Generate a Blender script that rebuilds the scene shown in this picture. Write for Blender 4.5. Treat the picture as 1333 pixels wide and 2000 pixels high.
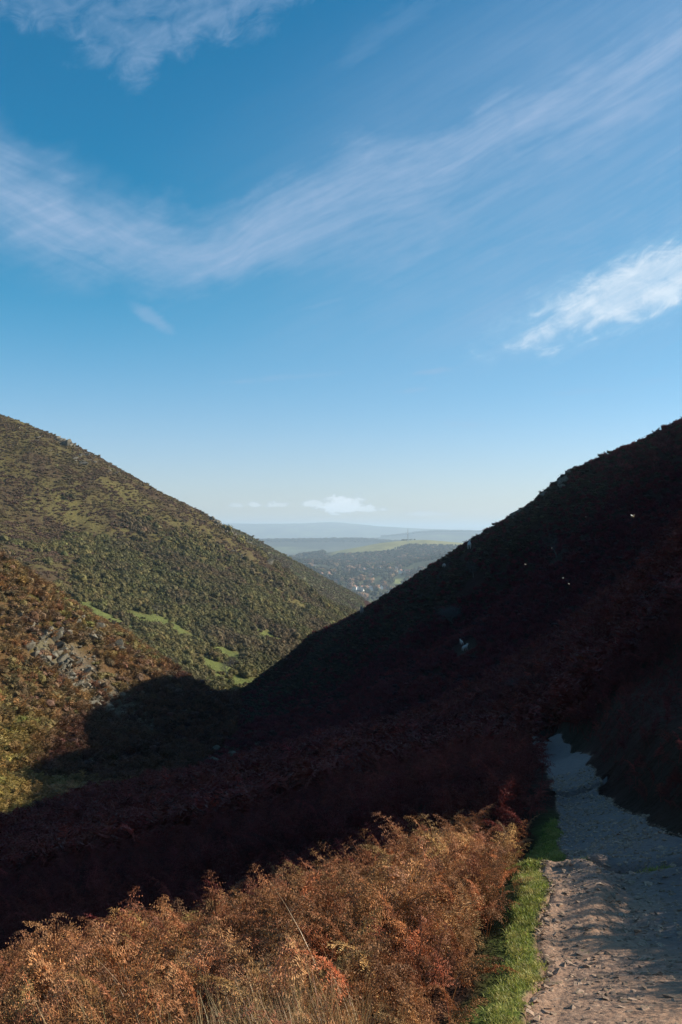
import bpy, bmesh, math, random
import numpy as np
from mathutils import Vector, Matrix

for o in list(bpy.data.objects): bpy.data.objects.remove(o)
SC = bpy.context.scene
COL = SC.collection
R = math.radians

# ------------------------------------------------------------------ camera, sky, sun, exposure
SUN_AZ, SUN_EL = 79.0, 25.4            # bearing to the right of the view axis, height
SKY_STRENGTH = 0.065
cam = bpy.data.cameras.new('camera'); cam_ob = bpy.data.objects.new('camera', cam); COL.objects.link(cam_ob)
cam.sensor_fit = 'VERTICAL'; cam.sensor_height = 36.0; cam.sensor_width = 24.0; cam.lens = 36.0*1944/2000
cam.shift_y = 35.0/2000.0              # the horizon lies a little below the middle of the picture
cam.clip_start = 0.05; cam.clip_end = 40000
cam_ob.location = (0, 0, 1.6); cam_ob.rotation_euler = (R(90), 0, 0)
SC.camera = cam_ob
SC.render.resolution_x = 682; SC.render.resolution_y = 1024
vs = SC.view_settings
vs.view_transform = 'Standard'; vs.look = 'None'; vs.gamma = 1.0; vs.use_curve_mapping = False
vs.exposure = 0.85

sun = bpy.data.lights.new('sun', 'SUN'); sun.energy = 5.0; sun.angle = R(0.53); sun.color = (1.0, 0.90, 0.76)
sun_ob = bpy.data.objects.new('sun', sun); COL.objects.link(sun_ob)
_sd = Vector((math.sin(R(SUN_AZ))*math.cos(R(SUN_EL)), math.cos(R(SUN_AZ))*math.cos(R(SUN_EL)), math.sin(R(SUN_EL))))
sun_ob.rotation_euler = _sd.to_track_quat('Z', 'Y').to_euler(); sun_ob.location = (80, 20, 60)

# small expression helper for shader graphs
class G:
    def __init__(s, nt): s.nt = nt
    def n(s, t, **kw):
        nd = s.nt.nodes.new(t)
        for k, v in kw.items(): setattr(nd, k, v)
        return nd
    def put(s, sock, v):
        if isinstance(v, bpy.types.NodeSocket): s.nt.links.new(v, sock)
        elif v is not None: sock.default_value = v
    def m(s, op, a, b=None, c=None, clamp=False):
        nd = s.n('ShaderNodeMath', operation=op, use_clamp=clamp)
        s.put(nd.inputs[0], a)
        if b is not None: s.put(nd.inputs[1], b)
        if c is not None: s.put(nd.inputs[2], c)
        return nd.outputs[0]
    def ss(s, a, b, x):
        nd = s.n('ShaderNodeMapRange', interpolation_type='SMOOTHSTEP')
        s.put(nd.inputs['Value'], x); nd.inputs['From Min'].default_value = a; nd.inputs['From Max'].default_value = b
        return nd.outputs['Result']
    def lin(s, a, b, x, c=0., d=1.):
        nd = s.n('ShaderNodeMapRange'); s.put(nd.inputs['Value'], x)
        for k, v in zip(('From Min', 'From Max', 'To Min', 'To Max'), (a, b, c, d)): nd.inputs[k].default_value = v
        return nd.outputs['Result']
    def xyz(s, x, y, z):
        nd = s.n('ShaderNodeCombineXYZ')
        for i, v in enumerate((x, y, z)): s.put(nd.inputs[i], v)
        return nd.outputs[0]
    def noise(s, vec, scale, detail=4., rough=.55, dist=0., lac=2.0, out='Fac'):
        nd = s.n('ShaderNodeTexNoise', noise_dimensions='3D')
        if vec is not None: s.put(nd.inputs['Vector'], vec)
        nd.inputs['Scale'].default_value = scale; nd.inputs['Detail'].default_value = detail
        nd.inputs['Roughness'].default_value = rough; nd.inputs['Distortion'].default_value = dist; nd.inputs['Lacunarity'].default_value = lac
        return nd.outputs[out]
    def mix(s, f, a, b, blend='MIX'):
        nd = s.n('ShaderNodeMix', data_type='RGBA', blend_type=blend)
        s.put(nd.inputs[0], f); s.put(nd.inputs[6], a if not isinstance(a, tuple) else a+(1,)*(4-len(a))); s.put(nd.inputs[7], b if not isinstance(b, tuple) else b+(1,)*(4-len(b)))
        return nd.outputs[2]
    def ramp(s, f, stops):
        nd = s.n('ShaderNodeValToRGB'); s.put(nd.inputs[0], f); e = nd.color_ramp.elements
        while len(e) < len(stops): e.new(0.5)
        for q, (p, c) in zip(e, stops): q.position = p; q.color = c+(1,)
        return nd.outputs[0]
    def curve(s, x, lo, hi, pts):           # float curve through (x, y) points; y stays in its own units
        ys = [p[1] for p in pts]; a, b = min(ys), max(ys); b = b if b > a else a+1
        nd = s.n('ShaderNodeFloatCurve'); s.put(nd.inputs['Value'], s.lin(lo, hi, x)); c = nd.mapping.curves[0]
        P_ = [((p[0]-lo)/(hi-lo), (p[1]-a)/(b-a)) for p in pts]
        while len(c.points) < len(P_): c.points.new(.5, .5)
        for q, p in zip(c.points, P_): q.location = p; q.handle_type = 'AUTO'
        nd.mapping.use_clip = False; nd.mapping.update()
        return s.m('MULTIPLY_ADD', nd.outputs[0], b-a, a)

def ae(px, py):                             # direction of a photo point as bearing / height, in thousandths of a radian x 1.944
    u = (px-666.5)/1944; v = (1035-py)/1944
    return math.atan(u)*1944, math.atan(v/math.sqrt(1+u*u))*1944

world = bpy.data.worlds.new('World'); SC.world = world; world.use_nodes = True
world.cycles.sampling_method = 'MANUAL'; world.cycles.sample_map_resolution = 256
nt = world.node_tree; nt.nodes.clear(); g = G(nt)
sky = g.n('ShaderNodeTexSky', sky_type='NISHITA', sun_disc=False)
sky.sun_elevation = R(SUN_EL); sky.sun_rotation = R(SUN_AZ); sky.altitude = 250; sky.air_density = 1.0; sky.dust_density = 0.35; sky.ozone_density = 1.6
tc = g.n('ShaderNodeTexCoord'); sp = g.n('ShaderNodeSeparateXYZ'); nt.links.new(tc.outputs['Generated'], sp.inputs[0])
X, Y, Z = sp.outputs
A = g.m('MULTIPLY', g.m('ARCTAN2', X, Y), 1944.)
E = g.m('MULTIPLY', g.m('ARCSINE', Z), 1944.)
def rot(a, e, ang, sx, sy):                 # rotated, stretched cloud coordinates
    c, s_ = math.cos(R(ang)), math.sin(R(ang))
    p = g.m('MULTIPLY_ADD', A, c/sx, g.m('MULTIPLY', E, s_/sx)); q = g.m('MULTIPLY_ADD', A, -s_/sy, g.m('MULTIPLY', E, c/sy))
    return g.xyz(p, q, 0.)
streak = g.noise(rot(A, E, 24, 330, 80), 1.0, 7, .62, .55)
fine = g.noise(rot(A, E, 27, 110, 40), 1.0, 8, .62, .9)
curdle = g.noise(rot(A, E, 15, 60, 38), 1.0, 7, .62, .6)
big = g.noise(g.xyz(g.m('DIVIDE', A, 420.), g.m('DIVIDE', E, 300.), 7.), 1.0, 4, .5, .3)
wob = g.m('MULTIPLY', g.m('SUBTRACT', g.noise(rot(A, E, 20, 170, 90), 1.0, 5, .6), .5), 150.)
# 1: the long band that sags on the left and climbs to the right
mid = [ae(*p) for p in ((-250,170),(0,330),(180,415),(380,480),(520,415),(700,335),(880,275),(1000,205),(1150,150),(1333,40),(1600,-150))]
c1 = g.curve(A, -900, 1000, mid)
d1 = g.m('SUBTRACT', g.m('ADD', E, wob), c1)
up = g.ss(105., -35., d1)
lowlim = g.curve(A, -900, 1000, [(-900,-190),(-600,-190),(-300,-130),(-150,-190),(60,-330),(300,-520),(650,-680),(1000,-700)])
dn = g.ss(0., 1., g.m('DIVIDE', g.m('SUBTRACT', d1, lowlim), g.curve(A, -900, 1000, [(-900,150),(-300,110),(0,170),(400,340),(1000,420)])))
ridge = g.ss(-170., 10., d1)
dd1 = g.m('SUBTRACT', E, c1)
along = g.noise(g.xyz(g.m('DIVIDE', A, 300.), g.m('DIVIDE', dd1, 62.), 2.), 1.0, 7, .62, .7)
along2 = g.noise(g.xyz(g.m('DIVIDE', A, 150.), g.m('DIVIDE', dd1, 16.), 5.), 1.0, 6, .62, .5)
band = g.m('MULTIPLY', g.m('MULTIPLY', up, dn), g.m('MULTIPLY', g.lin(.34, .66, g.m('MULTIPLY_ADD', along, .58, g.m('MULTIPLY_ADD', along2, .22, g.m('MULTIPLY', curdle, .20))), .42, 1.12), g.m('MULTIPLY_ADD', ridge, .36, .50)), clamp=True)
# 2: torn sheet in the upper left
low2 = g.curve(A, -1200, 700, [(-1200,880),(-650,865),(-520,840),(-400,790),(-330,835),(-260,860),(-200,870),(0,985),(300,1080),(700,1150)])
d2 = g.m('SUBTRACT', g.m('ADD', g.m('MULTIPLY_ADD', wob, .6, E), g.m('MULTIPLY', g.m('SUBTRACT', curdle, .5), 130.)), low2)
sheet = g.m('MULTIPLY', g.m('MULTIPLY', g.ss(-6., 60., d2), g.lin(0., 200., d2, 1., .6)), g.lin(.40, .66, g.m('MULTIPLY_ADD', curdle, .5, g.m('MULTIPLY_ADD', fine, .25, g.m('MULTIPLY', big, .25))), 0.06, .95), clamp=True)
# 3: the bright bank on the right
cx, cy = ae(1250, 560); ang = R(20)
dx = g.m('SUBTRACT', A, cx); dy = g.m('SUBTRACT', g.m('MULTIPLY_ADD', wob, .30, E), cy)
pa = g.m('DIVIDE', g.m('MULTIPLY_ADD', dx, math.cos(ang), g.m('MULTIPLY', dy, math.sin(ang))), 305.)
pb = g.m('DIVIDE', g.m('MULTIPLY_ADD', dx, -math.sin(ang), g.m('MULTIPLY', dy, math.cos(ang))), 76.)
rr = g.m('SQRT', g.m('MULTIPLY_ADD', pa, pa, g.m('MULTIPLY', pb, pb)))
bank = g.m('MULTIPLY', g.ss(1.2, .3, g.m('SUBTRACT', rr, g.m('MULTIPLY', g.m('SUBTRACT', g.m('MULTIPLY_ADD', fine, .5, g.m('MULTIPLY', curdle, .5)), .5), 1.7))), g.m('MULTIPLY_ADD', curdle, .7, g.m('MULTIPLY_ADD', fine, .3, .35)), clamp=True)
# 4: small heaps low over the horizon, flat underneath
def heap(px, py, w, h, k):
    a0, e0 = ae(px, py)
    x_ = g.m('DIVIDE', g.m('SUBTRACT', A, a0), w); y_ = g.m('DIVIDE', g.m('SUBTRACT', E, e0), h)
    y_ = g.m('MAXIMUM', y_, g.m('MULTIPLY', y_, -2.2))
    r_ = g.m('SQRT', g.m('MULTIPLY_ADD', x_, x_, g.m('MULTIPLY', y_, y_)))
    return g.m('MULTIPLY', g.ss(1.05, .55, g.m('SUBTRACT', r_, g.m('MULTIPLY', g.m('SUBTRACT', puff2, .5), 2.2))), k)
puff2 = g.noise(g.xyz(g.m('DIVIDE', A, 26.), g.m('DIVIDE', E, 17.), 1.), 1.0, 7, .62, .3)
heaps = None
for a_ in ((668,992,52,26,.95),(612,985,30,11,.7),(705,996,50,11,.75),(545,988,26,9,.55),(497,986,14,9,.6),(459,988,16,7,.5),(830,1005,55,7,.4)):
    h_ = heap(*a_); heaps = h_ if heaps is None else g.m('MAXIMUM', heaps, h_)
# 5: loose wisps
def wisp(px, py, w, h, deg, k):
    a0, e0 = ae(px, py); c, s_ = math.cos(R(deg)), math.sin(R(deg))
    x0 = g.m('SUBTRACT', A, a0); y0 = g.m('SUBTRACT', g.m('MULTIPLY_ADD', wob, .12, E), e0)
    p_ = g.m('DIVIDE', g.m('MULTIPLY_ADD', x0, c, g.m('MULTIPLY', y0, s_)), w); q_ = g.m('DIVIDE', g.m('MULTIPLY_ADD', x0, -s_, g.m('MULTIPLY', y0, c)), h)
    r_ = g.m('SQRT', g.m('MULTIPLY_ADD', p_, p_, g.m('MULTIPLY', q_, q_)))
    return g.m('MULTIPLY', g.ss(1.1, .1, g.m('SUBTRACT', r_, g.m('MULTIPLY', g.m('SUBTRACT', fine, .5), 1.6))), k)
wisps = None
for a_ in ((300,622,66,17,-32,.36),(640,592,120,9,14,.32),(845,725,60,9,6,.5),(470,745,70,7,2,.28),(580,735,190,8,4,.25),(120,482,150,8,-7,.55),(815,760,60,8,6,.35),(1130,765,110,9,3,.25),(1270,745,60,7,5,.25),(760,60,230,40,28,.17),(920,830,80,10,-4,.2),(1130,60,90,20,25,.2)):
    w_ = wisp(*a_); wisps = w_ if wisps is None else g.m('MAXIMUM', wisps, w_)
fibre = g.noise(rot(A, E, 25, 420, 16), 1.0, 6, .6, .35)
milk = g.m('MULTIPLY', g.m('MULTIPLY', g.ss(-520., 420., A), g.ss(150., 430., E)), g.m('MULTIPLY', g.ss(1000., 620., g.m('MULTIPLY_ADD', A, -.35, E)), g.m('MULTIPLY_ADD', streak, .5, .16)))
cover = g.m('MAXIMUM', g.m('MAXIMUM', g.m('MULTIPLY', band, 1.0), g.m('MULTIPLY', sheet, .66)), g.m('MAXIMUM', bank, g.m('MAXIMUM', heaps, g.m('MAXIMUM', wisps, milk))))
cover = g.m('ADD', g.m('MULTIPLY', cover, g.lin(.3, .7, fibre, .78, 1.06)), 0., clamp=True)
bright = g.m('ADD', g.m('MULTIPLY', bank, .8), g.m('MULTIPLY', heaps, 1.8))
SKY_GAIN = (0.17, 1.05, 1.10)
hs = g.n('ShaderNodeHueSaturation'); hs.inputs['Saturation'].default_value = 1.3; nt.links.new(sky.outputs[0], hs.inputs['Color'])
low = g.ss(640., 20., E)                # the red-poor tone of the zenith fades towards the horizon
base = g.mix(1.0, g.mix(low, hs.outputs[0], sky.outputs[0]), g.mix(low, SKY_GAIN, (.90, .985, 1.30)), 'MULTIPLY')
ccol = g.mix(bright, (3.2, 4.4, 6.3), (7.4, 8.3, 9.0))
final = g.mix(cover, base, ccol)
bg = g.n('ShaderNodeBackground'); nt.links.new(final, bg.inputs[0]); bg.inputs[1].default_value = SKY_STRENGTH
wo = g.n('ShaderNodeOutputWorld'); nt.links.new(bg.outputs[0], wo.inputs[0])
# ------------------------------------------------------------------ terrain maths
F = 1944.0; CX = 666.5; HY = 1035.0; EYE = 1.6          # photo focal length in px, centre column, horizon row, eye height
def P(px, py, d):
    return ((px-CX)/F*d, d, EYE+(HY-py)/F*d)

def _hash(ix, iy, seed):
    n = (ix*374761393 + iy*668265263 + seed*1442695041) & 0xffffffff
    n = ((n ^ (n >> 13))*1274126177) & 0xffffffff
    return ((n ^ (n >> 16)) & 0xffff)/65535.0
def vnoise(x, y, seed=0):
    x = np.asarray(x, float); y = np.asarray(y, float)
    ix = np.floor(x).astype(np.int64); iy = np.floor(y).astype(np.int64)
    fx = x-ix; fy = y-iy
    sx = fx*fx*fx*(fx*(fx*6-15)+10); sy = fy*fy*fy*(fy*(fy*6-15)+10)
    def g(dx, dy):
        a = _hash(ix+dx, iy+dy, seed)*2*np.pi
        return np.cos(a)*(fx-dx)+np.sin(a)*(fy-dy)
    a = g(0,0); b = g(1,0); c = g(0,1); d = g(1,1)
    return (a+(b-a)*sx)*(1-sy)+(c+(d-c)*sx)*sy
def fbm(x, y, oct=4, seed=0, gain=0.5):
    s = 0; a = 1; f = 1
    for i in range(oct):
        s = s+a*vnoise(x*f, y*f, seed+i*17); a *= gain; f *= 2.03
    return s
def sstep(a, b, x):
    t = np.clip((np.asarray(x, float)-a)/(b-a), 0, 1); return t*t*(3-2*t)

class TPS:
    def __init__(s, pts, reg=0.02, sc=100.):
        p = np.array(pts, float); s.sc = sc; s.c = p[:, :2]/sc; n = len(p)
        K = s.k(s.c[:, None, :]-s.c[None]); K += np.eye(n)*reg*1e-3
        Pm = np.c_[np.ones(n), s.c]
        A = np.block([[K, Pm], [Pm.T, np.zeros((3, 3))]])
        w = np.linalg.solve(A, np.r_[p[:, 2], 0, 0, 0]); s.w = w[:n]; s.a = w[n:]
    def k(s, d):
        r2 = (d**2).sum(-1)+1e-12
        return 0.5*r2*np.log(r2)
    def __call__(s, x, y):
        x = np.asarray(x, float)/s.sc; y = np.asarray(y, float)/s.sc
        sh = x.shape; x = x.ravel(); y = y.ravel(); out = np.empty_like(x)
        for i in range(0, len(x), 40000):
            q = np.c_[x[i:i+40000], y[i:i+40000]]
            r2 = ((q[:, None, :]-s.c[None])**2).sum(-1)+1e-12
            out[i:i+40000] = (0.5*r2*np.log(r2))@s.w+s.a[0]+q@s.a[1:]
        return out.reshape(sh)

# visible points of the valley (photo column, row, distance) and hidden ones (metres)
VIS = [
 # near left spur: crest, face
 (0,1115,112),(80,1155,115),(160,1210,118),(250,1265,122),(330,1310,128),(440,1368,146),
 (0,1300,95),(0,1450,78),(100,1300,103),(150,1450,88),(250,1380,108),(300,1450,100),(400,1450,105),(0,1540,66),(150,1560,62),
 # valley floor
 (300,1540,70),(450,1440,110),(470,1392,138),
 # large far left hill
 (0,1095,250),(100,1155,242),(200,1222,228),(300,1282,214),(400,1335,200),(480,1330,222),(560,1270,270),
 (0,950,330),(150,1050,310),(300,1100,300),(450,1150,300),(550,1200,310),(300,1010,350),(640,1215,345),
 (0,810,400),(130,862,400),(230,912,395),(330,965,390),(420,1014,385),(480,1057,390),(560,1120,395),(620,1162,400),(690,1205,400),
 # slope behind it
 (480,1046,600),(555,1087,620),(600,1110,640),(650,1146,660),(705,1186,680),(600,1150,560),(650,1180,560),
 # right hill: crest, face
 (1333,814,110),(1260,852,113),(1180,892,118),(1095,928,124),(1060,960,127),(1000,1003,132),(930,1047,138),(860,1094,144),
 (790,1142,150),(740,1172,154),(700,1197,158),(650,1229,163),(600,1258,168),(560,1290,172),(520,1317,176),(460,1360,181),
 (700,1450,76),(1000,1400,52),(1200,1400,36),(1200,1200,62),(1200,1000,97),(1300,1300,38),(1300,1000,88),(900,1250,98),(700,1330,115),
 (1000,1150,110),(600,1400,120),(850,1432,47),(760,1270,125),
]
HID = [
 (-24,162,-28),(-15,164,-27.5),(-32,170,-27),(-8,166,-24.5),(-60,150,-13),(-45,165,-22),(-100,170,-4),(-32,180,-27),
 (-150,480,28),(-120,470,15),(-70,450,-6),(-40,460,-22),(-10,480,-42),(25,480,-46),(-250,420,75),(-250,330,52),(-260,250,30),
 (-60,720,-45),(-20,780,-70),(20,800,-80),(60,700,-70),(-150,750,-40),(-300,700,0),(-300,900,-40),(0,1000,-95),(200,900,-60),
 (48,150,-4),(40,165,-13),(12,172,-24),(20,190,-30),(5,205,-35),(25,260,-39),(-4,225,-36),(60,250,-24),(100,180,4),(110,320,-15),(20,360,-44),(15,560,-56),(120,500,-30),
 (70,130,15),(44,114,14.0),(37,123,10.5),(50,102,17.4),(110,120,26),(60,95,24),(60,60,23),(60,32,21),(34,32,17),(32,20,13.2),(30,6,4),(60,4,7),(15,28,4.6),(20,45,7),(14,17,1.6),(110,60,33),(110,0,14),
 (100,-60,10),(30,-20,2),(0,-30,1),(200,60,30),(200,200,10),
 (-50,60,-3),(-70,110,6),(-32,42,-12.5),(-45,20,-5),(-24,25,-10.5),(-60,-10,4),(-16,45,-12.6),(-15,25,-9),(-14,5,-6),(-13,-20,-2),(-110,60,20),(-140,150,25),
 (-3.1,9,-3.0),(-1,10.5,-3.1),(1.0,12,-2.9),(0,5,-1.15),(-2,5,-1.7),(-4,5,-2.5),(-2.2,7,-2.45),(0,0,0),(1.5,0,0),(-3,0,-.8),(-6,9,-4.1),(2,3,-.51),(3,6,-1.02),
 (-2.5,14,-4.7),(1.2,17,-3.3),(-.75,22,-5.2),(-6.6,35,-9.2),(2.6,26,-4.8),(4.2,38,-6.7),
 (1.5,5,-.85),(2.3,8,-1.36),(3,11,-1.87),(3.9,16,-2.72),(5.6,26,-4.42),(7.4,38,-6.46),(8.6,46,-7.9),
]
PATH_L = np.array([(.75,2,0),(.87,4.9,0),(1.21,6.4,0),(1.6,8,0),(1.9,9.6,0),(2.43,10.9,0),(3.40,16,0),(5.06,25,0),(7.0,38,0),(8.2,46,0)])
PATH_R = np.array([(3.0,2,0),(3.1,4.9,0),(3.2,6.4,0),(3.35,8,0),(3.5,9.6,0),(3.66,10.9,0),(4.25,16,0),(5.95,25,0),(7.75,38,0),(9.0,46,0)])
def path_l(y): return np.interp(y, PATH_L[:,1], PATH_L[:,0])+0.07*vnoise(np.asarray(y)*1.1, np.asarray(y)*0+3.3, 5)*2
def path_r(y): return np.interp(y, PATH_R[:,1], PATH_R[:,0])+0.10*vnoise(np.asarray(y)*0.9, np.asarray(y)*0+8.3, 6)*2
TRENCH = [[(1.1,10.4),(1.75,9.95),(2.35,9.7),(2.75,9.0),(3.35,8.75),(4.2,8.5)], [(3.0,16.7),(3.7,16.45),(4.5,16.7)]]
def trench(x, y):
    out = np.full(np.shape(x), 9.0)
    for pl in TRENCH:
        for (ax, ay), (bx, by) in zip(pl[:-1], pl[1:]):
            t = np.clip(((x-ax)*(bx-ax)+(y-ay)*(by-ay))/((bx-ax)**2+(by-ay)**2), 0, 1)
            out = np.minimum(out, np.hypot(x-ax-t*(bx-ax), y-ay-t*(by-ay)))
    return out

_tps = TPS([P(*v) for v in VIS]+HID)
def height_raw(x, y):
    z = _tps(x, y)
    r = np.hypot(x, y)
    # ground relief, finer as it comes near
    z = z + sstep(60, 160, r)*(2.2*fbm(x/42, y/42, 4, 11)) + sstep(25, 90, r)*(0.55*fbm(x/9, y/9, 3, 23))
    on_path = sstep(-.3, .1, x-path_l(y))*sstep(-.3, .1, path_r(y)-x)*(y > 0)*(y < 50)
    z = z + (0.10-.075*on_path)*fbm(x/1.6, y/1.6, 3, 31)*sstep(1.5, 5, r)*(1-sstep(40, 120, r))
    # the bank on the right of the path
    near = sstep(3.2, 5.6, y)*(1-sstep(30, 60, y))
    dr = x-path_r(y)
    z = z + near*(0.18+0.24*sstep(5.3, 5.8, y)+0.20*sstep(6.8, 7.6, y)+.25*sstep(9.5, 12, y))*sstep(-0.05, 0.95, dr)*(1-sstep(3, 9, dr))
    # verge hump on the left and shallow hollow of the path
    dl = path_l(y)-x
    z = z + (1-sstep(40, 55, y))*(y > 0)*(0.035*np.exp(-((dl-0.1)/0.16)**2) - 0.05*sstep(0, .25, -dl)*sstep(0, .25, -dr))
    z = z + 0.17*sstep(6.2, 8.3, y)*(1-sstep(9.75, 10.05, y))*sstep(-.9, -.35, -dl)*(1-sstep(.42, .75, -dl))   # raised tongue beside the verge
    # worn gully to the right of the strip, drains across the path
    tr = trench(x, y)
    z = z - 0.36*np.exp(-(tr/0.085)**2) + 0.07*np.exp(-((tr-0.3)/0.16)**2)
    return z

class Sheet:                       # polar heightfield: rows = distance (log), columns = bearing
    def __init__(s, fn, r0, r1, nr, th):
        s.th = th; s.r = np.exp(np.linspace(np.log(r0), np.log(r1), nr)); s.l0 = np.log(r0); s.dl = (np.log(r1)-np.log(r0))/(nr-1)
        R, T = np.meshgrid(s.r, th, indexing='ij')
        s.X = R*np.sin(T); s.Y = R*np.cos(T); s.Z = fn(s.X, s.Y)
    def h(s, x, y):
        x = np.asarray(x, float); y = np.asarray(y, float)
        i = np.clip((np.log(np.hypot(x, y)+1e-9)-s.l0)/s.dl, 0, len(s.r)-1.001)
        j = np.clip(np.interp(np.arctan2(x, y), s.th, np.arange(len(s.th))), 0, len(s.th)-1.001)
        a = i.astype(int); b = j.astype(int); fa = i-a; fb = j-b; Z = s.Z
        return (Z[a,b]*(1-fa)+Z[a+1,b]*fa)*(1-fb)+(Z[a,b+1]*(1-fa)+Z[a+1,b+1]*fa)*fb
    def hit(s, px, py, d0=2.5):
        d = np.exp(np.linspace(np.log(d0), np.log(s.r[-1]*.98), 1500))
        u = (px-CX)/F; v = (HY-py)/F
        g = EYE+v*d - s.h(u*d, d)
        k = np.argmax(g < 0)
        if g[k] >= 0: return s.hit(px, py+2, d0) if py < 1300 else None
        if k == 0: dd = d[0]
        else: dd = d[k-1]+(d[k]-d[k-1])*g[k-1]/(g[k-1]-g[k])
        return (u*dd, dd, float(s.h(u*dd, dd)))
    def visible(s, x, y, z, n=70):
        ok = np.ones(len(x), bool)
        for t in np.linspace(0.03, 0.985, n):
            ok &= (EYE+(z-EYE)*t) > s.h(x*t, y*t)-0.15
        return ok
    def normal(s, x, y, e):
        zx = (s.h(x+e, y)-s.h(x-e, y))/(2*e); zy = (s.h(x, y+e)-s.h(x, y-e))/(2*e)
        n = np.stack([-zx, -zy, np.ones_like(zx)], -1); return n/np.linalg.norm(n, axis=-1, keepdims=True)

def bearings(half, n, outer):
    a = np.radians(half); mid = np.linspace(-a, a, n)
    out = a+(np.pi-a)*np.linspace(0, 1, outer+1)[1:]**1.6
    return np.r_[-out[::-1], mid, out]
def ground_fn(x, y):               # the ground sheet stays clear below the path's own sheet
    ins = sstep(.04, .2, x-path_l(y))*sstep(.04, .2, path_r(y)-x)*(y > 1.9)*(1-sstep(41, 43.5, y))
    return np.minimum(height_raw(x, y)-.4*ins, 120)
LAND = Sheet(ground_fn, 0.8, 1000, 460, bearings(22.5, 520, 60))

# distant country: town basin, wooded hill with a mast, ridges behind
FARV = [
 (560,1110,1350),(640,1125,1350),(705,1168,1250),(760,1160,1300),(820,1125,1450),(880,1090,1600),(930,1080,1700),(990,1075,1800),
 (560,1098,1700),(650,1115,1600),(740,1130,1500),(760,1105,1750),(850,1090,1850),
 (560,1092,2300),(600,1094,2100),(640,1092,2080),(680,1079,2120),(720,1069,2180),(760,1060,2250),(797,1056,2300),(840,1057,2330),(890,1061,2350),(960,1066,2400),(1050,1080,2450),
 (700,1092,1980),(760,1082,2030),(820,1078,2080),(880,1078,2100),(300,1085,2300),(450,1090,2300),
 (500,1082,2900),(560,1084,2900),
 (300,1060,4000),(440,1057,4000),(500,1057,4000),(600,1056,4000),(700,1056,4050),(740,1060,4100),(800,1064,4200),(900,1064,4300),
 (300,1080,3500),(500,1081,3500),(620,1081,3500),
 (600,1055.5,5600),(720,1054,5600),(780,1047,6000),(820,1041,6000),(860,1039,6000),(920,1040,6000),(1000,1043,6000),(700,1053,6200),(600,1053,6200),
 (300,1030,10000),(400,1026,10000),(460,1023,10000),(520,1025,10000),(560,1026,10000),(600,1024,10000),(640,1020,10000),(690,1024,10000),(740,1029,10000),(790,1039,10000),(860,1041,10000),(930,1040,10000),(1050,1038,10000),(1250,1040,10000),(100,1034,10000),
 (560,1046,8000),(700,1047,8000),(850,1044,8000),(400,1046,8000),
]
FARH = [(-200,900,-120),(0,900,-115),(300,900,-110),(-1500,1500,-80),(1500,1500,-80),(-100,2550,-80),(100,2650,-75),(300,2700,-70),(-3000,3000,-90),(3000,3000,-90),
 (0,3000,-100),(400,3200,-95),(-300,4600,-110),(300,4700,-105),(900,4700,-100),(900,6800,-120),(300,7000,-130),(-1000,7000,-130),(-6000,9000,-60),(6000,9000,-60),
 (-1500,12000,-150),(0,12000,-150),(1500,12000,-150),(-6000,0,-60),(6000,0,-60),(0,-6000,-60),(0,15000,-300),(-8000,15000,-300),(8000,15000,-300),(-900,700,-150),(900,700,-150),(0,550,-170),(-500,-500,-170),(500,-500,-170)]
_ftps = TPS([P(*v) for v in FARV]+FARH, sc=2000.)
def far_raw(x, y):
    r = np.hypot(x, y)
    z = _ftps(x, y)
    return np.maximum(z + 4*fbm(x/260, y/260, 4, 71)*sstep(1200, 2200, r)+ 5*fbm(x/900, y/900, 4, 72)*sstep(5000, 8000, r), -260)
FK = 1.6
FAR = Sheet(lambda x, y: np.minimum(FK*far_raw(x/FK, y/FK), 135), 900, 25000, 300, bearings(24, 330, 40))
# ------------------------------------------------------------------ helpers
rng = np.random.default_rng(7); random.seed(7)
def tag(o, label=None, cat=None, group=None, kind=None):
    if label: o['label'] = label
    if cat: o['category'] = cat
    if group: o['group'] = group
    if kind: o['kind'] = kind
    return o
def mesh(name, v, f, mat=None, smooth=False):
    me = bpy.data.meshes.new(name)
    me.from_pydata(v if isinstance(v, list) else v.tolist(), [], f if isinstance(f, list) else f.tolist())
    if mat: me.materials.append(mat)
    if smooth: me.polygons.foreach_set('use_smooth', [True]*len(me.polygons))
    return me
def link(name, me, parent=None, loc=None, rot=None, scale=None):
    o = bpy.data.objects.new(name, me); COL.objects.link(o)
    if parent: o.parent = parent
    if loc is not None: o.location = loc
    if rot is not None: o.rotation_euler = rot
    if scale is not None: o.scale = scale if hasattr(scale, '__len__') else (scale,)*3
    return o
def empty(name, loc, rz=0., scale=1.):
    o = bpy.data.objects.new(name, None); COL.objects.link(o); o.location = loc; o.rotation_euler = (0, 0, rz); o.scale = (scale,)*3
    o.empty_display_size = .3
    return o
def principled(name):
    m = bpy.data.materials.new(name); m.use_nodes = True; nt = m.node_tree; nt.nodes.clear(); g = G(nt)
    b = g.n('ShaderNodeBsdfPrincipled'); o = g.n('ShaderNodeOutputMaterial'); nt.links.new(b.outputs[0], o.inputs[0])
    b.inputs['Roughness'].default_value = .85; b.inputs['Specular IOR Level'].default_value = .2
    return m, g, b, o
def objpos(g):
    return g.n('ShaderNodeTexCoord').outputs['Object']
def bump(g, b, h, dist, strength=1.):
    n = g.n('ShaderNodeBump'); n.inputs['Distance'].default_value = dist; n.inputs['Strength'].default_value = strength
    g.put(n.inputs['Height'], h); g.put(b.inputs['Normal'], n.outputs[0])
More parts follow.
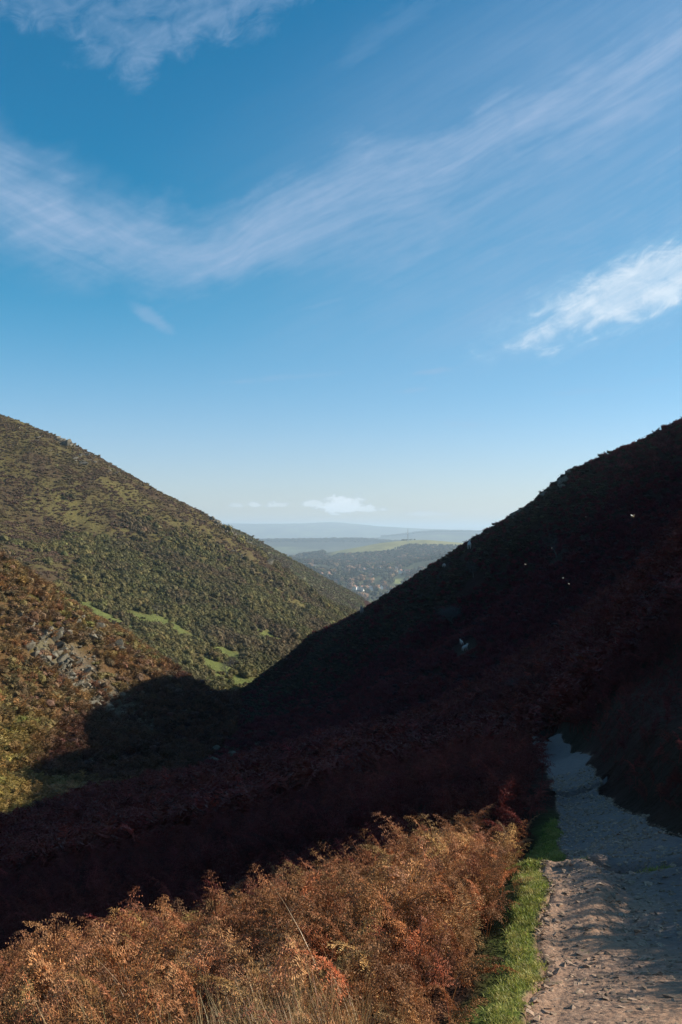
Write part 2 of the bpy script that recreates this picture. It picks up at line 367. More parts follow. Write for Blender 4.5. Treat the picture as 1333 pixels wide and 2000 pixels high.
def simple(name, col, var=.25, scale=3., rough=.85, bmp=0.):
    m, g, b, o = principled(name)
    n = g.noise(objpos(g), scale, 5, .6)
    c = g.mix(n, tuple(x*(1-var) for x in col), tuple(min(1, x*(1+var)) for x in col))
    g.put(b.inputs['Base Color'], c); b.inputs['Roughness'].default_value = rough
    if bmp: bump(g, b, n, bmp)
    return m
def tinted(name, transl=.25, rough=.6, spec=.25, scale=6., var=.45):
    """foliage: colour comes from the scatter's own 'tint', varied inside each plant"""
    m, g, b, o = principled(name)
    at = g.n('ShaderNodeAttribute', attribute_type='INSTANCER', attribute_name='tint')
    n = g.noise(objpos(g), scale, 4, .6)
    k = g.lin(.3, .7, n, 1-var, 1+var)
    c = g.mix(1., at.outputs['Color'], g.xyz(k, k, k), 'MULTIPLY')
    g.put(b.inputs['Base Color'], c); b.inputs['Roughness'].default_value = rough; b.inputs['Specular IOR Level'].default_value = spec
    if transl:
        t = g.n('ShaderNodeBsdfTranslucent'); g.put(t.inputs[0], c); mx = g.n('ShaderNodeMixShader'); mx.inputs[0].default_value = transl
        g.nt.links.new(b.outputs[0], mx.inputs[1]); g.nt.links.new(t.outputs[0], mx.inputs[2]); g.nt.links.new(mx.outputs[0], o.inputs[0])
    return m

def scatter(name, protos, pts, rot, scl, tint, idx=None):
    """one object of uncountable plants: the points carry turn, size and colour, geometry nodes set the plants on them"""
    n = len(pts); me = bpy.data.meshes.new(name); me.vertices.add(n); me.vertices.foreach_set('co', np.asarray(pts, np.float32).ravel())
    def attr(nm, ty, key, val):
        a = me.attributes.new(nm, ty, 'POINT'); a.data.foreach_set(key, val)
    scl = np.asarray(scl, np.float32); scl = np.repeat(scl[:, None], 3, 1) if scl.ndim == 1 else scl
    attr('turn', 'FLOAT_VECTOR', 'vector', np.asarray(rot, np.float32).ravel())
    attr('size', 'FLOAT_VECTOR', 'vector', scl.ravel())
    attr('pick', 'INT', 'value', (rng.integers(0, len(protos), n) if idx is None else idx).astype(np.int32))
    t4 = np.c_[np.clip(tint, 0, 1), np.ones(n)].astype(np.float32)
    attr('tint', 'FLOAT_COLOR', 'color', t4.ravel())
    ob = bpy.data.objects.new(name, me); COL.objects.link(ob)
    ng = bpy.data.node_groups.new(name+'_nodes', 'GeometryNodeTree')
    ng.interface.new_socket(name='Geometry', in_out='INPUT', socket_type='NodeSocketGeometry')
    ng.interface.new_socket(name='Geometry', in_out='OUTPUT', socket_type='NodeSocketGeometry')
    N = ng.nodes; L = ng.links
    gi = N.new('NodeGroupInput'); go = N.new('NodeGroupOutput'); io = N.new('GeometryNodeInstanceOnPoints'); io.inputs['Pick Instance'].default_value = True
    jn = N.new('GeometryNodeJoinGeometry')
    for p in protos:
        oi = N.new('GeometryNodeObjectInfo'); oi.inputs['Object'].default_value = p
        ti = N.new('GeometryNodeGeometryToInstance'); L.new(oi.outputs['Geometry'], ti.inputs[0]); L.new(ti.outputs[0], jn.inputs[0])
    def na(nm, ty):
        q = N.new('GeometryNodeInputNamedAttribute'); q.data_type = ty; q.inputs['Name'].default_value = nm; return q.outputs['Attribute']
    er = N.new('FunctionNodeEulerToRotation'); L.new(na('turn', 'FLOAT_VECTOR'), er.inputs[0])
    L.new(gi.outputs[0], io.inputs['Points']); L.new(jn.outputs[0], io.inputs['Instance']); L.new(na('pick', 'INT'), io.inputs['Instance Index'])
    L.new(er.outputs[0], io.inputs['Rotation']); L.new(na('size', 'FLOAT_VECTOR'), io.inputs['Scale']); L.new(io.outputs[0], go.inputs[0])
    md = ob.modifiers.new('plants', 'NODES'); md.node_group = ng
    ob['kind'] = 'stuff'
    return ob
def proto(name, v, f, mat, smooth=False):
    return bpy.data.objects.new(name+'_source', mesh(name+'_source', v, f, mat, smooth))   # never linked to the scene

# ------------------------------------------------------------------ regions of the valley
_vy = [-50,0,25,45,70,110,140,165,185,225,260,300,400,1000]; _vx = [-12,-13,-15,-16,-13,-12,-14,-17,-19,-6,12,18,16,10]
def valley_x(y): return np.interp(y, _vy, _vx)
def ravine_y(x): return np.interp(x, [-140,-100,-60,-45,-17], [182,172,152,163,161])
CLEAR = [(917,1073),(707,1198),(908,1271),(901,1258),(868,1109),(1088,1088),(925,1128)]
def clear_of(x, y):
    ok = np.ones(len(x), bool)
    for px, py in CLEAR:
        h = LAND.hit(px, py); ok &= ~((np.abs(x-h[0]) < 1.0) & (y < h[1]+.8) & (y > h[1]-3.2))
    return ok
def is_left(x, y): return x < valley_x(y)
def is_spur(x, y): return is_left(x, y) & (y < ravine_y(x))
def is_hill(x, y): return is_left(x, y) & ~(y < ravine_y(x))
def row(x, y, z): return HY-(z-EYE)/np.maximum(y, .1)*F
def colm(x, y): return CX+x/np.maximum(y, .1)*F
def patches(S, lst, x, y, soft=.5):
    out = np.zeros(np.shape(x))
    for px, py, rx, ry in lst:
        h = S.hit(px, py)
        if h is None: continue
        q = np.hypot((x-h[0])/rx, (y-h[1])/ry)+0.5*fbm(x/(rx*.6), y/(rx*.6), 3, int(px))
        out = np.maximum(out, 1-sstep(1-soft, 1, q))
    return out
LAWN = [(315,1214,11,8),(270,1206,8,6),(190,1200,11,8),(472,1333,9,9),(440,1341,9,7),(440,1275,5,9),(425,1300,5,8),(150,1178,8,6),(350,1260,5,4),(520,1240,5,5)]
OLIVE = [(390,1035,9,9),(345,1065,12,8),(130,1000,18,12),(240,960,12,8),(60,830,16,12),(560,1160,10,14),(620,1195,8,12),(250,1040,14,7),(230,1135,10,6)]
SCREE = [(200,1360,8,6),(120,1300,5,4),(230,1385,4,4),(160,1335,6,5)]

X_, Y_, Z_ = LAND.X, LAND.Y, LAND.Z
def land_colour(x, y, z):
    c = np.zeros(x.shape+(3,)); n1 = fbm(x/14, y/14, 4, 41); n2 = fbm(x/3.2, y/3.2, 3, 42); n3 = fbm(x/.5, y/.5, 3, 43)
    def put(mask, col): 
        k = np.clip(mask, 0, 1)[..., None]; c[:] = c*(1-k)+np.array(col)*k
    left = is_left(x, y); spur = is_spur(x, y); hill = is_hill(x, y)
    put(np.ones(x.shape), (.030,.012,.008))                        # leaf litter under bracken and heather
    put((~left)*sstep(-.1, .3, n1)*.6, (.028,.022,.012))
    put(spur*1., (.105,.060,.026)); put(spur*sstep(.05, .4, n1), (.085,.075,.022)); put(spur*np.maximum(sstep(-15.0, -18.0, z)*sstep(90, 200, colm(x, y)), sstep(-15.7, -16.7, z)), (.030,.012,.008))  # the last tone paints shade onto the lower spur
    put(hill*1., (.092,.073,.028)); put(hill*sstep(-.1, .35, n1), (.070,.047,.027)); put(hill*sstep(.1, .4, n2)*.6, (.092,.080,.028))
    put(patches(LAND, OLIVE, x, y)*.6, (.115,.098,.034)); put(patches(LAND, LAWN, x, y), (.108,.122,.036)); put(patches(LAND, SCREE, x, y)*.55, (.13,.115,.085))
    # slope behind the big hill
    put(hill*sstep(470, 540, y), (.105,.10,.050))
    nearm = (np.hypot(x, y) < 60)*1.
    verge = nearm*sstep(-.45, -.1, x-path_l(y)+.1*n3)*(x < path_l(y)+.3)*(1-sstep(13, 16, y))*(y > 0)
    put(verge, (.085,.11,.022))
    put(nearm*sstep(0, .07, x-path_l(y)+.05*n3)*sstep(0, .1, path_r(y)-x+.08*n3)*(y > -3), (.20,.125,.085))
    c *= (1+.25*n2[..., None]+.18*n3[..., None]*nearm[..., None])
    return np.clip(c, .004, .9)
def sheet_ob(name, S, colour, mat):
    nr, nc = S.Z.shape; v = np.stack([S.X, S.Y, S.Z], -1).reshape(-1, 3); i = np.arange(nr*nc).reshape(nr, nc)
    f = np.stack([i[:-1,:-1], i[:-1,1:], i[1:,1:], i[1:,:-1]], -1).reshape(-1, 4)
    me = bpy.data.meshes.new(name); me.vertices.add(len(v)); me.vertices.foreach_set('co', v.astype(np.float32).ravel())
    me.loops.add(f.size); me.loops.foreach_set('vertex_index', f.astype(np.int32).ravel())
    me.polygons.add(len(f)); me.polygons.foreach_set('loop_start', np.arange(0, f.size, 4, dtype=np.int32)); me.polygons.foreach_set('use_smooth', np.ones(len(f), bool))
    me.update(calc_edges=True)
    a = me.attributes.new('tone', 'FLOAT_COLOR', 'POINT'); a.data.foreach_set('color', np.c_[colour.reshape(-1, 3), np.ones(len(v))].astype(np.float32).ravel())
    me.materials.append(mat); o = bpy.data.objects.new(name, me); COL.objects.link(o); o['kind'] = 'structure'
    return o
def ground_mat(name, s1, d1, s2, d2):
    m, g, b, o = principled(name); at = g.n('ShaderNodeAttribute', attribute_name='tone')
    p = objpos(g); n1 = g.noise(p, s1, 6, .65); n2 = g.noise(p, s2, 5, .6)
    k = g.lin(.3, .7, g.m('MULTIPLY_ADD', n2, .5, g.m('MULTIPLY', n1, .5)), .55, 1.45)
    g.put(b.inputs['Base Color'], g.mix(1., at.outputs['Color'], g.xyz(k, k, k), 'MULTIPLY'))
    bump(g, b, g.m('MULTIPLY_ADD', n1, d1, g.m('MULTIPLY', n2, d2)), 1.)
    b.inputs['Roughness'].default_value = .95; b.inputs['Specular IOR Level'].default_value = .08
    return m
sheet_ob('ground', LAND, land_colour(X_, Y_, Z_), ground_mat('ground_cover', 1.1, .5, 9., .06))

# ---- distant country
fX, fY, fZ = FAR.X/FK, FAR.Y/FK, FAR.Z
def far_colour(x, y):
    c = np.zeros(x.shape+(3,)); r = np.hypot(x, y); cm = CX+x/np.maximum(y, .1)*F
    def put(mask, col):
        k = np.clip(mask, 0, 1)[..., None]; c[:] = c*(1-k)+np.array(col)*k
    n1 = fbm(x/160, y/160, 3, 81); n2 = fbm(x/40, y/40, 3, 82)
    put(np.ones(x.shape), (.060,.058,.026)); put(sstep(.0, .25, n1)*(r > 2500), (.10,.11,.045)); put(sstep(-.2,-.35,n1)*(r > 2500), (.03,.032,.018))
    put((r < 1900)*.6*sstep(.1, .3, n1), (.09,.10,.035))
    # grass cap of the hill with the mast
    capb = np.interp(cm, [640,660,700,750,765,790,800,850,890,960], [1092,1082,1081,1077,1074,1068,1064,1065,1066,1070]); rw = HY-(fZ-EYE)/np.maximum(y*FK, 1)*F
    cap = (r > 1850)*(r < 2700)*sstep(3, 0, rw-capb+4*n2)*sstep(640, 660, cm)*(cm < 1100)
    cap0 = (r > 2030)*(r < 2600)*sstep(655, 690, cm)*(1-sstep(905, 960, cm))*sstep(0, 1, (r-np.interp(cm, [650,700,755,772,800,850,900], [2060,2050,2060,2150,2205,2270,2300])+40*n2)/45.)
    put(cap, (.23,.21,.080)); put((r > 2030)*cap*sstep(.05, .3, n2)*.5, (.12,.12,.04))
    for px, py, w, d in ((570,1089,16,70),(598,1089,10,50),(777,1136,10,40),(782,1119,5,25)):
        h = FAR.hit(px, py, 900.)
        if h: put(1-sstep(.7, 1, np.hypot((cm-px)/w, (y-h[1]/FK)/d)), (.20,.21,.07))
    put(((r > 3700)*(r < 4500))*1., (.028,.032,.018)); put(((r > 5700)*(r < 6600)*(cm > 740))*1., (.030,.032,.020))
    return np.clip(c*(1+.3*n2[..., None]), .004, .9)
sheet_ob('distant_land', FAR, far_colour(fX, fY), ground_mat('distant_cover', .012, 6., .06, 1.5))

# ---- the path: its own finely worn sheet a few millimetres above the ground, sinking below it at both edges
def build_path():
    ys = np.r_[np.linspace(2.2, 12, 420), np.linspace(12.05, 44, 330)]; t = np.linspace(-.08, 1.08, 84)
    Yg, Tg = np.meshgrid(ys, t, indexing='ij'); L = path_l(Yg); Rr = path_r(Yg); Xg = L+(Rr-L)*Tg
    n = fbm(Xg/.35, Yg/.35, 4, 51); n2 = fbm(Xg/.07, Yg/.07, 3, 52)
    Zg = height_raw(Xg, Yg)+.012+.010*n+.010*np.abs(n2)
    Zg -= .06*(1-sstep(0, .07, Tg))+.06*(1-sstep(0, .07, 1-Tg))
    nr, nc = Zg.shape; v = np.stack([Xg, Yg, Zg], -1).reshape(-1, 3); i = np.arange(nr*nc).reshape(nr, nc)
    f = np.stack([i[:-1,:-1], i[:-1,1:], i[1:,1:], i[1:,:-1]], -1).reshape(-1, 4)
    m, g, b, o = principled('trodden_earth'); p = objpos(g)
    a = g.noise(p, 1.3, 5, .6); c = g.noise(p, 14., 6, .7); vor = g.n('ShaderNodeTexVoronoi'); vor.inputs['Scale'].default_value = 26.; g.put(vor.inputs['Vector'], p)
    col = g.mix(g.ss(.35, .65, a), (.33,.192,.112), (.25,.152,.098)); col = g.mix(g.ss(.5, .72, c), col, (.40,.265,.175)); col = g.mix(g.ss(.47, .3, c), col, (.085,.055,.040))
    sx = g.n('ShaderNodeSeparateXYZ'); g.put(sx.inputs[0], p)
    slate = g.ss(1.9, 2.7, g.m('MULTIPLY_ADD', sx.outputs[1], -.0, g.m('MULTIPLY_ADD', a, 1.2, g.m('SUBTRACT', sx.outputs[0], .6))))
    col = g.mix(g.m('MULTIPLY', slate, .75), col, g.mix(c, (.045,.048,.055), (.11,.115,.125)))           # slaty shale to the right, toned down to deepen the shade there
    g.put(b.inputs['Base Color'], col); b.inputs['Roughness'].default_value = .8; b.inputs['Specular IOR Level'].default_value = .3
    bump(g, b, g.m('MULTIPLY_ADD', c, .02, g.m('MULTIPLY', g.m('SUBTRACT', 1., vor.outputs['Distance']), .008)), 1.)
    o_ = link('path', mesh('path', v, f, m, True)); o_['kind'] = 'structure'
    return Xg, Yg, Zg
build_path()
def path_z(x, y): return height_raw(np.asarray(x, float), np.asarray(y, float))+.012+.010*fbm(x/.35, y/.35, 4, 51)

# ------------------------------------------------------------------ plant sources
M_bracken = tinted('dead_bracken', .20, .55, .16, 9., .6)
M_leaf = tinted('shrub_leaf', .18, .7, .2, 1.3, .5)
M_grass = tinted('grass_blade', .35, .5, .3, 5., .3)
M_straw = tinted('straw', .25, .45, .4, 9., .3)

def frond(seed, pairs=15, leaflets=9, stem=.45, blade=.55, fine=True):
    r = random.Random(seed); V = []; Fc = []
    def quad(a, b, c, d):
        i = len(V); V.extend([tuple(a), tuple(b), tuple(c), tuple(d)]); Fc.append((i, i+1, i+2, i+3))
    # rachis: rises, then arches over
    pts = [Vector((0, 0, 0))]; ang = R(r.uniform(4, 16)); n = 14; L = stem+blade; bend = r.uniform(55, 105)
    for k in range(n):
        t = k/(n-1); a = ang+R(bend)*max(0, t-.35)**1.3*1.5
        pts.append(pts[-1]+Vector((math.sin(a), r.uniform(-.08, .08), math.cos(a)))*L/n)
    w = .006 if fine else .010
    for k in range(n):
        a, b = pts[k], pts[k+1]; s = Vector((0, w*(1-k/n*.8), 0)); quad(a-s, a+s, b+s*.9, b-s*.9)
        if fine:
            s2 = Vector((s.y, 0, 0)); quad(a-s2, a+s2, b+s2*.9, b-s2*.9)
    def at(t):
        q = t*n; k = min(int(q), n-1); return pts[k].lerp(pts[k+1], q-k), (pts[k+1]-pts[k]).normalized()
    t0 = stem/L
    for i in range(pairs):
        t = t0+(1-t0)*(i+.3)/pairs; p, d = at(t); u = (t-t0)/(1-t0)
        for sgn in (-1, 1):
            if r.random() < .1: continue
            Lp = blade*(.40 if fine else .62)*(1-u)**.75*r.uniform(.6, 1.2)+.025
            side = Vector((0, sgn, 0)); dirp = (side*math.cos(R(28))+d*.55+Vector((r.uniform(-.25,.25), r.uniform(-.2,.2), r.uniform(-.35,.25)))).normalized()
            droop = r.uniform(.2, 1.1); curl = r.uniform(-.6, .6); q = p.copy(); m = max(3, int(leaflets*(1-u*.6))) if fine else 3
            dd = dirp.copy()
            for j in range(m):
                dd = (dd+Vector((curl*.12, 0, -droop*.16))).normalized(); nq = q+dd*Lp/m
                up = d.cross(dd).normalized()
                if fine:
                    hw = Lp*.13*(1-.75*j/m)+.003
                    for s2 in (-1, 1):
                        tw = r.uniform(-1.3, 1.3); cv = (d*s2*math.cos(tw)+up*math.sin(tw)+dd*.35).normalized()
                        e = q+cv*hw*r.uniform(.6, 1.2); e2 = e+cv*hw*.35+up*r.uniform(-.9, .9)*hw; ww = dd*min(Lp/m*.34, .0065)
                        quad(q, q+ww*1.3, e2+ww*.8, e)
                else:
                    hw = Lp*.10*(1-.6*j/m)+.006; tw = r.uniform(-1.2, 1.2); cv = d*math.cos(tw)+up*math.sin(tw)
                    quad(q-cv*hw, q+cv*hw, nq+cv*hw*.6, nq-cv*hw*.6)
                q = nq
    return V, Fc
FROND = [proto('frond', *frond(i, 19+i % 3, 11, .26+.045*(i % 6), .46+.05*(i % 4)), M_bracken) for i in range(12)]
FROND_FAR = [proto('far_frond', *frond(40+i, 13, 3, .3+.05*i, .6, False), M_bracken) for i in range(6)]
def clump(seed, k=10):
    r = random.Random(seed); V = []; Fc = []
    for i in range(k):
        v, f = frond(seed*31+i, 10, 3, r.uniform(.1, .35), r.uniform(.4, .65), False); a = r.uniform(0, 6.28); ca, sa = math.cos(a), math.sin(a); ox, oy = r.gauss(0, .16), r.gauss(0, .16); b = len(V)
        V += [(x*ca-y*sa+ox, x*sa+y*ca+oy, z) for x, y, z in v]; Fc += [tuple(q+b for q in ff) for ff in f]
    return V, Fc
CLUMP = [proto('bracken_clump', *clump(3+i), M_bracken) for i in range(5)]
def bush(seed, leaves=230, flat=.75, size=.16, nl=6, spread=.42, core=.80):
    r = random.Random(seed); V = []; Fc = []; lumps = [(Vector((r.gauss(0, spread), r.gauss(0, spread), r.uniform(.1, .4)*flat)), r.uniform(.34, .62)) for _ in range(nl)]
    bm = bmesh.new()
    for c, s in lumps:                                         # dark woody inside
        q = bmesh.ops.create_icosphere(bm, subdivisions=1, radius=s*core, matrix=Matrix.Translation(c) @ Matrix.Diagonal((1, 1, flat, 1)))
    V = [tuple(v.co+Vector((r.uniform(-.05,.05),)*3)) for v in bm.verts]; bm.verts.index_update(); Fc = [tuple(v.index for v in f.verts) for f in bm.faces]; bm.free()
    for i in range(leaves):
        c, s = r.choice(lumps); d = Vector((r.gauss(0,1), r.gauss(0,1), r.gauss(.35,.8))).normalized(); p = c+Vector((d.x, d.y, d.z*flat))*s*r.uniform(.82, 1.12)
        t = d.orthogonal().normalized(); t = Matrix.Rotation(r.uniform(0, 6.28), 3, d) @ t; b = d.cross(t); a = size*r.uniform(.5, 1.2)
        nn = (d*r.uniform(.2, .9)+b*r.uniform(-.6, .6)).normalized()
        k = len(V); V += [tuple(p-t*a*.5), tuple(p+t*a*.5), tuple(p+nn*a+t*a*.25), tuple(p+nn*a*.8-t*a*.3)]; Fc.append((k, k+1, k+2, k+3))
    return V, Fc
M_bush = tinted('bush_leaf', .0, .8, .1, 2.2, .28)
BUSH = [proto('bush', *bush(60+i, 260, .95, .10, 3, .26, .93), M_bush) for i in range(6)]
HEATH = [proto('heather', *bush(80+i, 200, .5, .13), M_leaf) for i in range(5)]
def tuft(seed, n, h, w, lean, spread, seg=3):
    r = random.Random(seed); V = []; Fc = []
    for i in range(n):
        a = r.uniform(0, 6.28); o = Vector((r.gauss(0, spread), r.gauss(0, spread), 0)); hh = h*r.uniform(.5, 1.15); d = Vector((math.cos(a), math.sin(a), 0)); s = Vector((-math.sin(a), math.cos(a), 0)); ln = lean*r.uniform(.2, 1.3); b = len(V)
        for k in range(seg+1):
            t = k/seg; p = o+Vector((0, 0, 1))*hh*t*(1-.25*ln*t)+d*hh*ln*t*t; ww = w*(1-t*.9); V += [tuple(p-s*ww), tuple(p+s*ww)]
        Fc += [(b+2*k, b+2*k+1, b+2*k+3, b+2*k+2) for k in range(seg)]
    return V, Fc
TURF = [proto('turf', *tuft(100+i, 18, .030, .0030, .95, .028), M_grass) for i in range(5)]
STRAW = [proto('straw', *tuft(120+i, 26, .62, .0030, .35, .07, 5), M_straw) for i in range(5)]
STALK = [proto('stalk', *tuft(140+i, 4, 1.05, .0035, .30, .05, 6), M_straw) for i in range(4)]

def sector(n, d0, d1, half=.40, side=None, pw=1.0):
    """points spread over the ground ahead, evenly per square metre"""
    u = rng.uniform(-half, half, n); d = (d0**2+(d1**2-d0**2)*rng.random(n))**.5
    return u*d, d
def turns(n, tilt=.15):
    return np.c_[rng.normal(0, tilt, n), rng.normal(0, tilt, n), rng.uniform(0, 6.283, n)]
def shade(col, n, v=.22, hue=.08):
    k = np.exp(rng.normal(0, v, n))[:, None]; return np.clip(np.array(col)[None]*k*np.exp(rng.normal(0, hue, (n, 3))), .002, .9)
def blend(a, b, t): return a*(1-t[:, None])+b*t[:, None]

# ------------------------------------------------------------------ bracken in the foreground
def edge(y): return path_l(y)-(.10+.16*(.5+fbm(np.asarray(y)*.9, np.asarray(y)*0, 2, 61)))-np.interp(y, [4,5,7,9.5,10.5,12,14], [.03,.05,.07,.04,.16,.3,.12])
n = 9800; x = rng.uniform(-7.5, 3.5, n); y = rng.uniform(2.6, 13.4, n)
keep = (x < edge(y)-.12) & (np.abs(x/y) < .44); straw_hole = (np.hypot((x+.35)/.55, (y-4.6)/.55) < 1); keep &= ~(straw_hole & (rng.random(n) < .75))
keep &= ~(np.hypot((x-.20)/.28, (y-5.6)/.35) < 1) | (rng.random(n) < .3)
keep &= (fbm(x/.8, y/.8, 2, 62) > rng.uniform(-.6, -.12, n))
x, y = x[keep], y[keep]; n = len(x); z = LAND.h(x, y)
s = np.interp(edge(y)-x, [.1, .5, 1.2], [.55, .85, 1.0])*rng.uniform(.55, 1.2, n)*np.interp(y, [2.6, 5, 8], [.55, .8, 1.0])*(1+.14*fbm(x/1.2, y/1.2, 2, 63))
tone = sstep(-.25, .3, fbm(x/.9, y/.9, 3, 64))
t = blend(shade((.225,.088,.036), n, .34), shade((.38,.195,.085), n, .32), tone)
tag(scatter('bracken', FROND, np.c_[x, y, z-.03], turns(n, .26), s, t), 'rust brown dead bracken fronds massed beside the path in sunlight', 'bracken')
# stand down the valley side beyond the brow, tint darkened to add shade
n = 36000; x, y = sector(n, 12.6, 72, .40); left = x < valley_x(y)
keep = (~left) & ((x < path_l(y)-.25-.3*rng.random(n)) | (x > path_r(y)+.15) | (y > 46)) & (LAND.h(x, y) < 6)
x, y = x[keep], y[keep]; z = LAND.h(x, y); v_ = LAND.visible(x, y, z+1.2); x, y, z = x[v_], y[v_], z[v_]; n = len(x)
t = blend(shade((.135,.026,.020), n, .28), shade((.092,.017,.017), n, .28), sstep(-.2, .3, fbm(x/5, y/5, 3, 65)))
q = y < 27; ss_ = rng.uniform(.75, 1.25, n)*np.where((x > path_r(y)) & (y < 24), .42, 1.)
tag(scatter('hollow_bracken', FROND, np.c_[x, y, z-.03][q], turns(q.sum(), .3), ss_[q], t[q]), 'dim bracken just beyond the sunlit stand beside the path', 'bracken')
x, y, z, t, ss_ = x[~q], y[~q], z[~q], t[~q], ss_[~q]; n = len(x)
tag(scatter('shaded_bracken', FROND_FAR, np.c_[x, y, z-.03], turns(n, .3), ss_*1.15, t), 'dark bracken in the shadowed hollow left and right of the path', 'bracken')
# near right bank
n = 3600; x = rng.uniform(3.0, 7, n); y = rng.uniform(4.2, 13, n); keep = (x > path_r(y)+.16) & ((y > 5.4) | (x > path_r(y)+.9))
x, y = x[keep], y[keep]; n = len(x)
tag(scatter('bank_bracken', FROND, np.c_[x, y, LAND.h(x, y)-.03], turns(n, .25), np.interp(y, [4,5.2,5.8,7.2,7.8,9.6,10.4], [.25,.4,.85,.6,.5,.5,.26])*rng.uniform(.7, 1.2, n), shade((.10,.020,.016), n)), 'dark bracken on the bank along the right edge of the path', 'bracken')  # same fronds as the sunlit stand, shade put into their tint

# ------------------------------------------------------------------ grass
n = 26000; y = rng.uniform(3.2, 14.5, n); dl = rng.uniform(-.10, 1.0, n); x = path_l(y)-dl
wd = np.interp(y, [3,5,7,9.3,10,10.6,12,13.5,14.5], [.11,.12,.15,.17,.36,.48,.42,.2,.05])
keep = (dl < wd*(1+.5*fbm(x/.3, y/.3, 2, 66))) & (dl > -.02+.10*fbm(x/.15, y/.15, 2, 67)); keep &= (trench(x, y) > .12) & (fbm(x/.18, y/.18, 3, 70) > rng.uniform(-.6, .12, n))
x, y = x[keep], y[keep]
xb = rng.uniform(2.1, 2.9, 1500); yb = rng.uniform(8.7, 9.9, 1500); kb = (np.abs(xb-(2.30+.42*(9.9-yb))) < .11*(1+.8*fbm(xb/.2, yb/.2, 2, 69))) & (trench(xb, yb) > .1)
x = np.r_[x, xb[kb]]; y = np.r_[y, yb[kb]]; n = len(x)
t = blend(shade((.225,.245,.045), n, .28), shade((.38,.33,.10), n, .28), sstep(0, .5, fbm(x/.25, y/.25, 2, 68)))
tag(scatter('verge_grass', TURF, np.c_[x, y, np.where(x > path_l(y)+.05, path_z(x, y), LAND.h(x, y))-.004], turns(n, .2), rng.uniform(.45, 1.15, n), t), 'short bright green grass strip along the left edge of the path', 'grass')
n = 260; x = np.minimum(rng.normal(-.38, .30, n), rng.uniform(-.2, .12, n)); y = rng.uniform(3.7, 5.3, n)
x = np.r_[x, rng.normal(-1.7, .5, 40)]; y = np.r_[y, rng.uniform(4.2, 6.2, 40)]; n = len(x)
tag(scatter('straw_grass', STRAW, np.c_[x, y, LAND.h(x, y)-.02], turns(n, .14), rng.uniform(.6, 1.0, n), shade((.36,.235,.105), n, .25)), 'pale straw coloured grass tussocks in front of the bracken', 'dry grass')
n = 26; x = rng.normal(-1.45, .35, n); y = rng.uniform(4.6, 6.4, n); x = np.r_[x, rng.uniform(-2.2, 0, 12)]; y = np.r_[y, rng.uniform(5, 8.5, 12)]; n = len(x)
rt = np.c_[rng.normal(0, .1, n), rng.normal(-.20, .12, n), rng.uniform(-.4, .4, n)]
tag(scatter('tall_grass', STALK, np.c_[x, y, LAND.h(x, y)-.02], rt, rng.uniform(.7, 1.1, n), shade((.42,.28,.13), n, .2)), 'tall pale grass stalks leaning left above the bracken', 'dry grass')

# ------------------------------------------------------------------ stones
def rock_mesh(seed, mat, flat=.6, k=16):
    r = random.Random(seed); bm = bmesh.new()
    for _ in range(k):
        v = Vector((r.uniform(-1,1), r.uniform(-1,1), r.uniform(-1,1))); m_ = max(abs(v.x), abs(v.y), abs(v.z)); v = v/m_*r.uniform(.7, 1)*.5+v*.12
        bm.verts.new((v.x, v.y*r.uniform(.75, 1), v.z*flat))
    q = bmesh.ops.convex_hull(bm, input=bm.verts); bmesh.ops.delete(bm, geom=[v for v in bm.verts if not v.link_faces], context='VERTS')
    bmesh.ops.bevel(bm, geom=bm.edges[:], offset=.025, segments=1, affect='EDGES')
    me = bpy.data.meshes.new('stone'); bm.to_mesh(me); bm.free(); me.materials.append(mat); return me
def rock_mat(name, c1, c2, scale=3., bd=.12):
    m, g, b, o = principled(name); p = objpos(g); oi = g.n('ShaderNodeObjectInfo')
    n = g.noise(p, scale, 7, .65, .3); w = g.n('ShaderNodeTexNoise'); g.put(w.inputs['Vector'], p); w.inputs['Scale'].default_value = scale*4
    c = g.mix(g.ss(.35, .65, n), c1, c2); k = g.lin(0, 1, oi.outputs['Random'], .55, 1.4); c = g.mix(1., c, g.xyz(k, k, k), 'MULTIPLY')
    c = g.mix(g.ss(.56, .68, w.outputs[0]), c, (.12,.115,.055)); g.put(b.inputs['Base Color'], c); bump(g, b, n, bd)
    return m
M_rock = rock_mat('weathered_rock', (.070,.062,.048), (.165,.148,.115)); M_shale = rock_mat('path_shale', (.20,.132,.092), (.38,.265,.185), 1.2, .004)
PEBBLE = [bpy.data.objects.new('pebble_source', rock_mesh(200+i, M_shale, .45, 10)) for i in range(8)]
n = 24000; y = 3.6+(19-3.6)*rng.random(n)**1.25; tt = rng.random(n); x = path_l(y)+(path_r(y)-path_l(y))*(.03+.95*tt)
keep = fbm(x/.5, y/.5, 3, 90) > rng.uniform(-.5, .25, n); x, y = x[keep], y[keep]; n = len(x)
sc = np.exp(rng.normal(math.log(.016), .62, n)).clip(.005, .06)
tag(scatter('gravel', PEBBLE, np.c_[x, y, path_z(x, y)+sc*.04], np.c_[rng.normal(0,.25,n), rng.normal(0,.25,n), rng.uniform(0,6.28,n)], np.c_[sc*rng.uniform(.9,1.7,n), sc, sc*.8], np.ones((n,3))), 'loose broken shale gravel strewn over the path', 'gravel')
STONE = [rock_mesh(230+i, M_shale, .32, 13) for i in range(7)]
for i in range(38):
    y0 = 4.0+9.5*rng.random()**1.2; x0 = float(path_l(y0)+(path_r(y0)-path_l(y0))*rng.uniform(.08, .97)); a = rng.uniform(.045, .095)
    o = link('stone', STONE[i % 7], None, (x0, y0, float(path_z(x0, y0))+a*.10), (rng.normal(0,.12), rng.normal(0,.12), rng.uniform(0,6.28)), (a*1.3, a, a*rng.uniform(.5,.9)))
    tag(o, 'flat grey brown slab of shale lying loose on the path', 'stone', 'larger loose stones on the path')

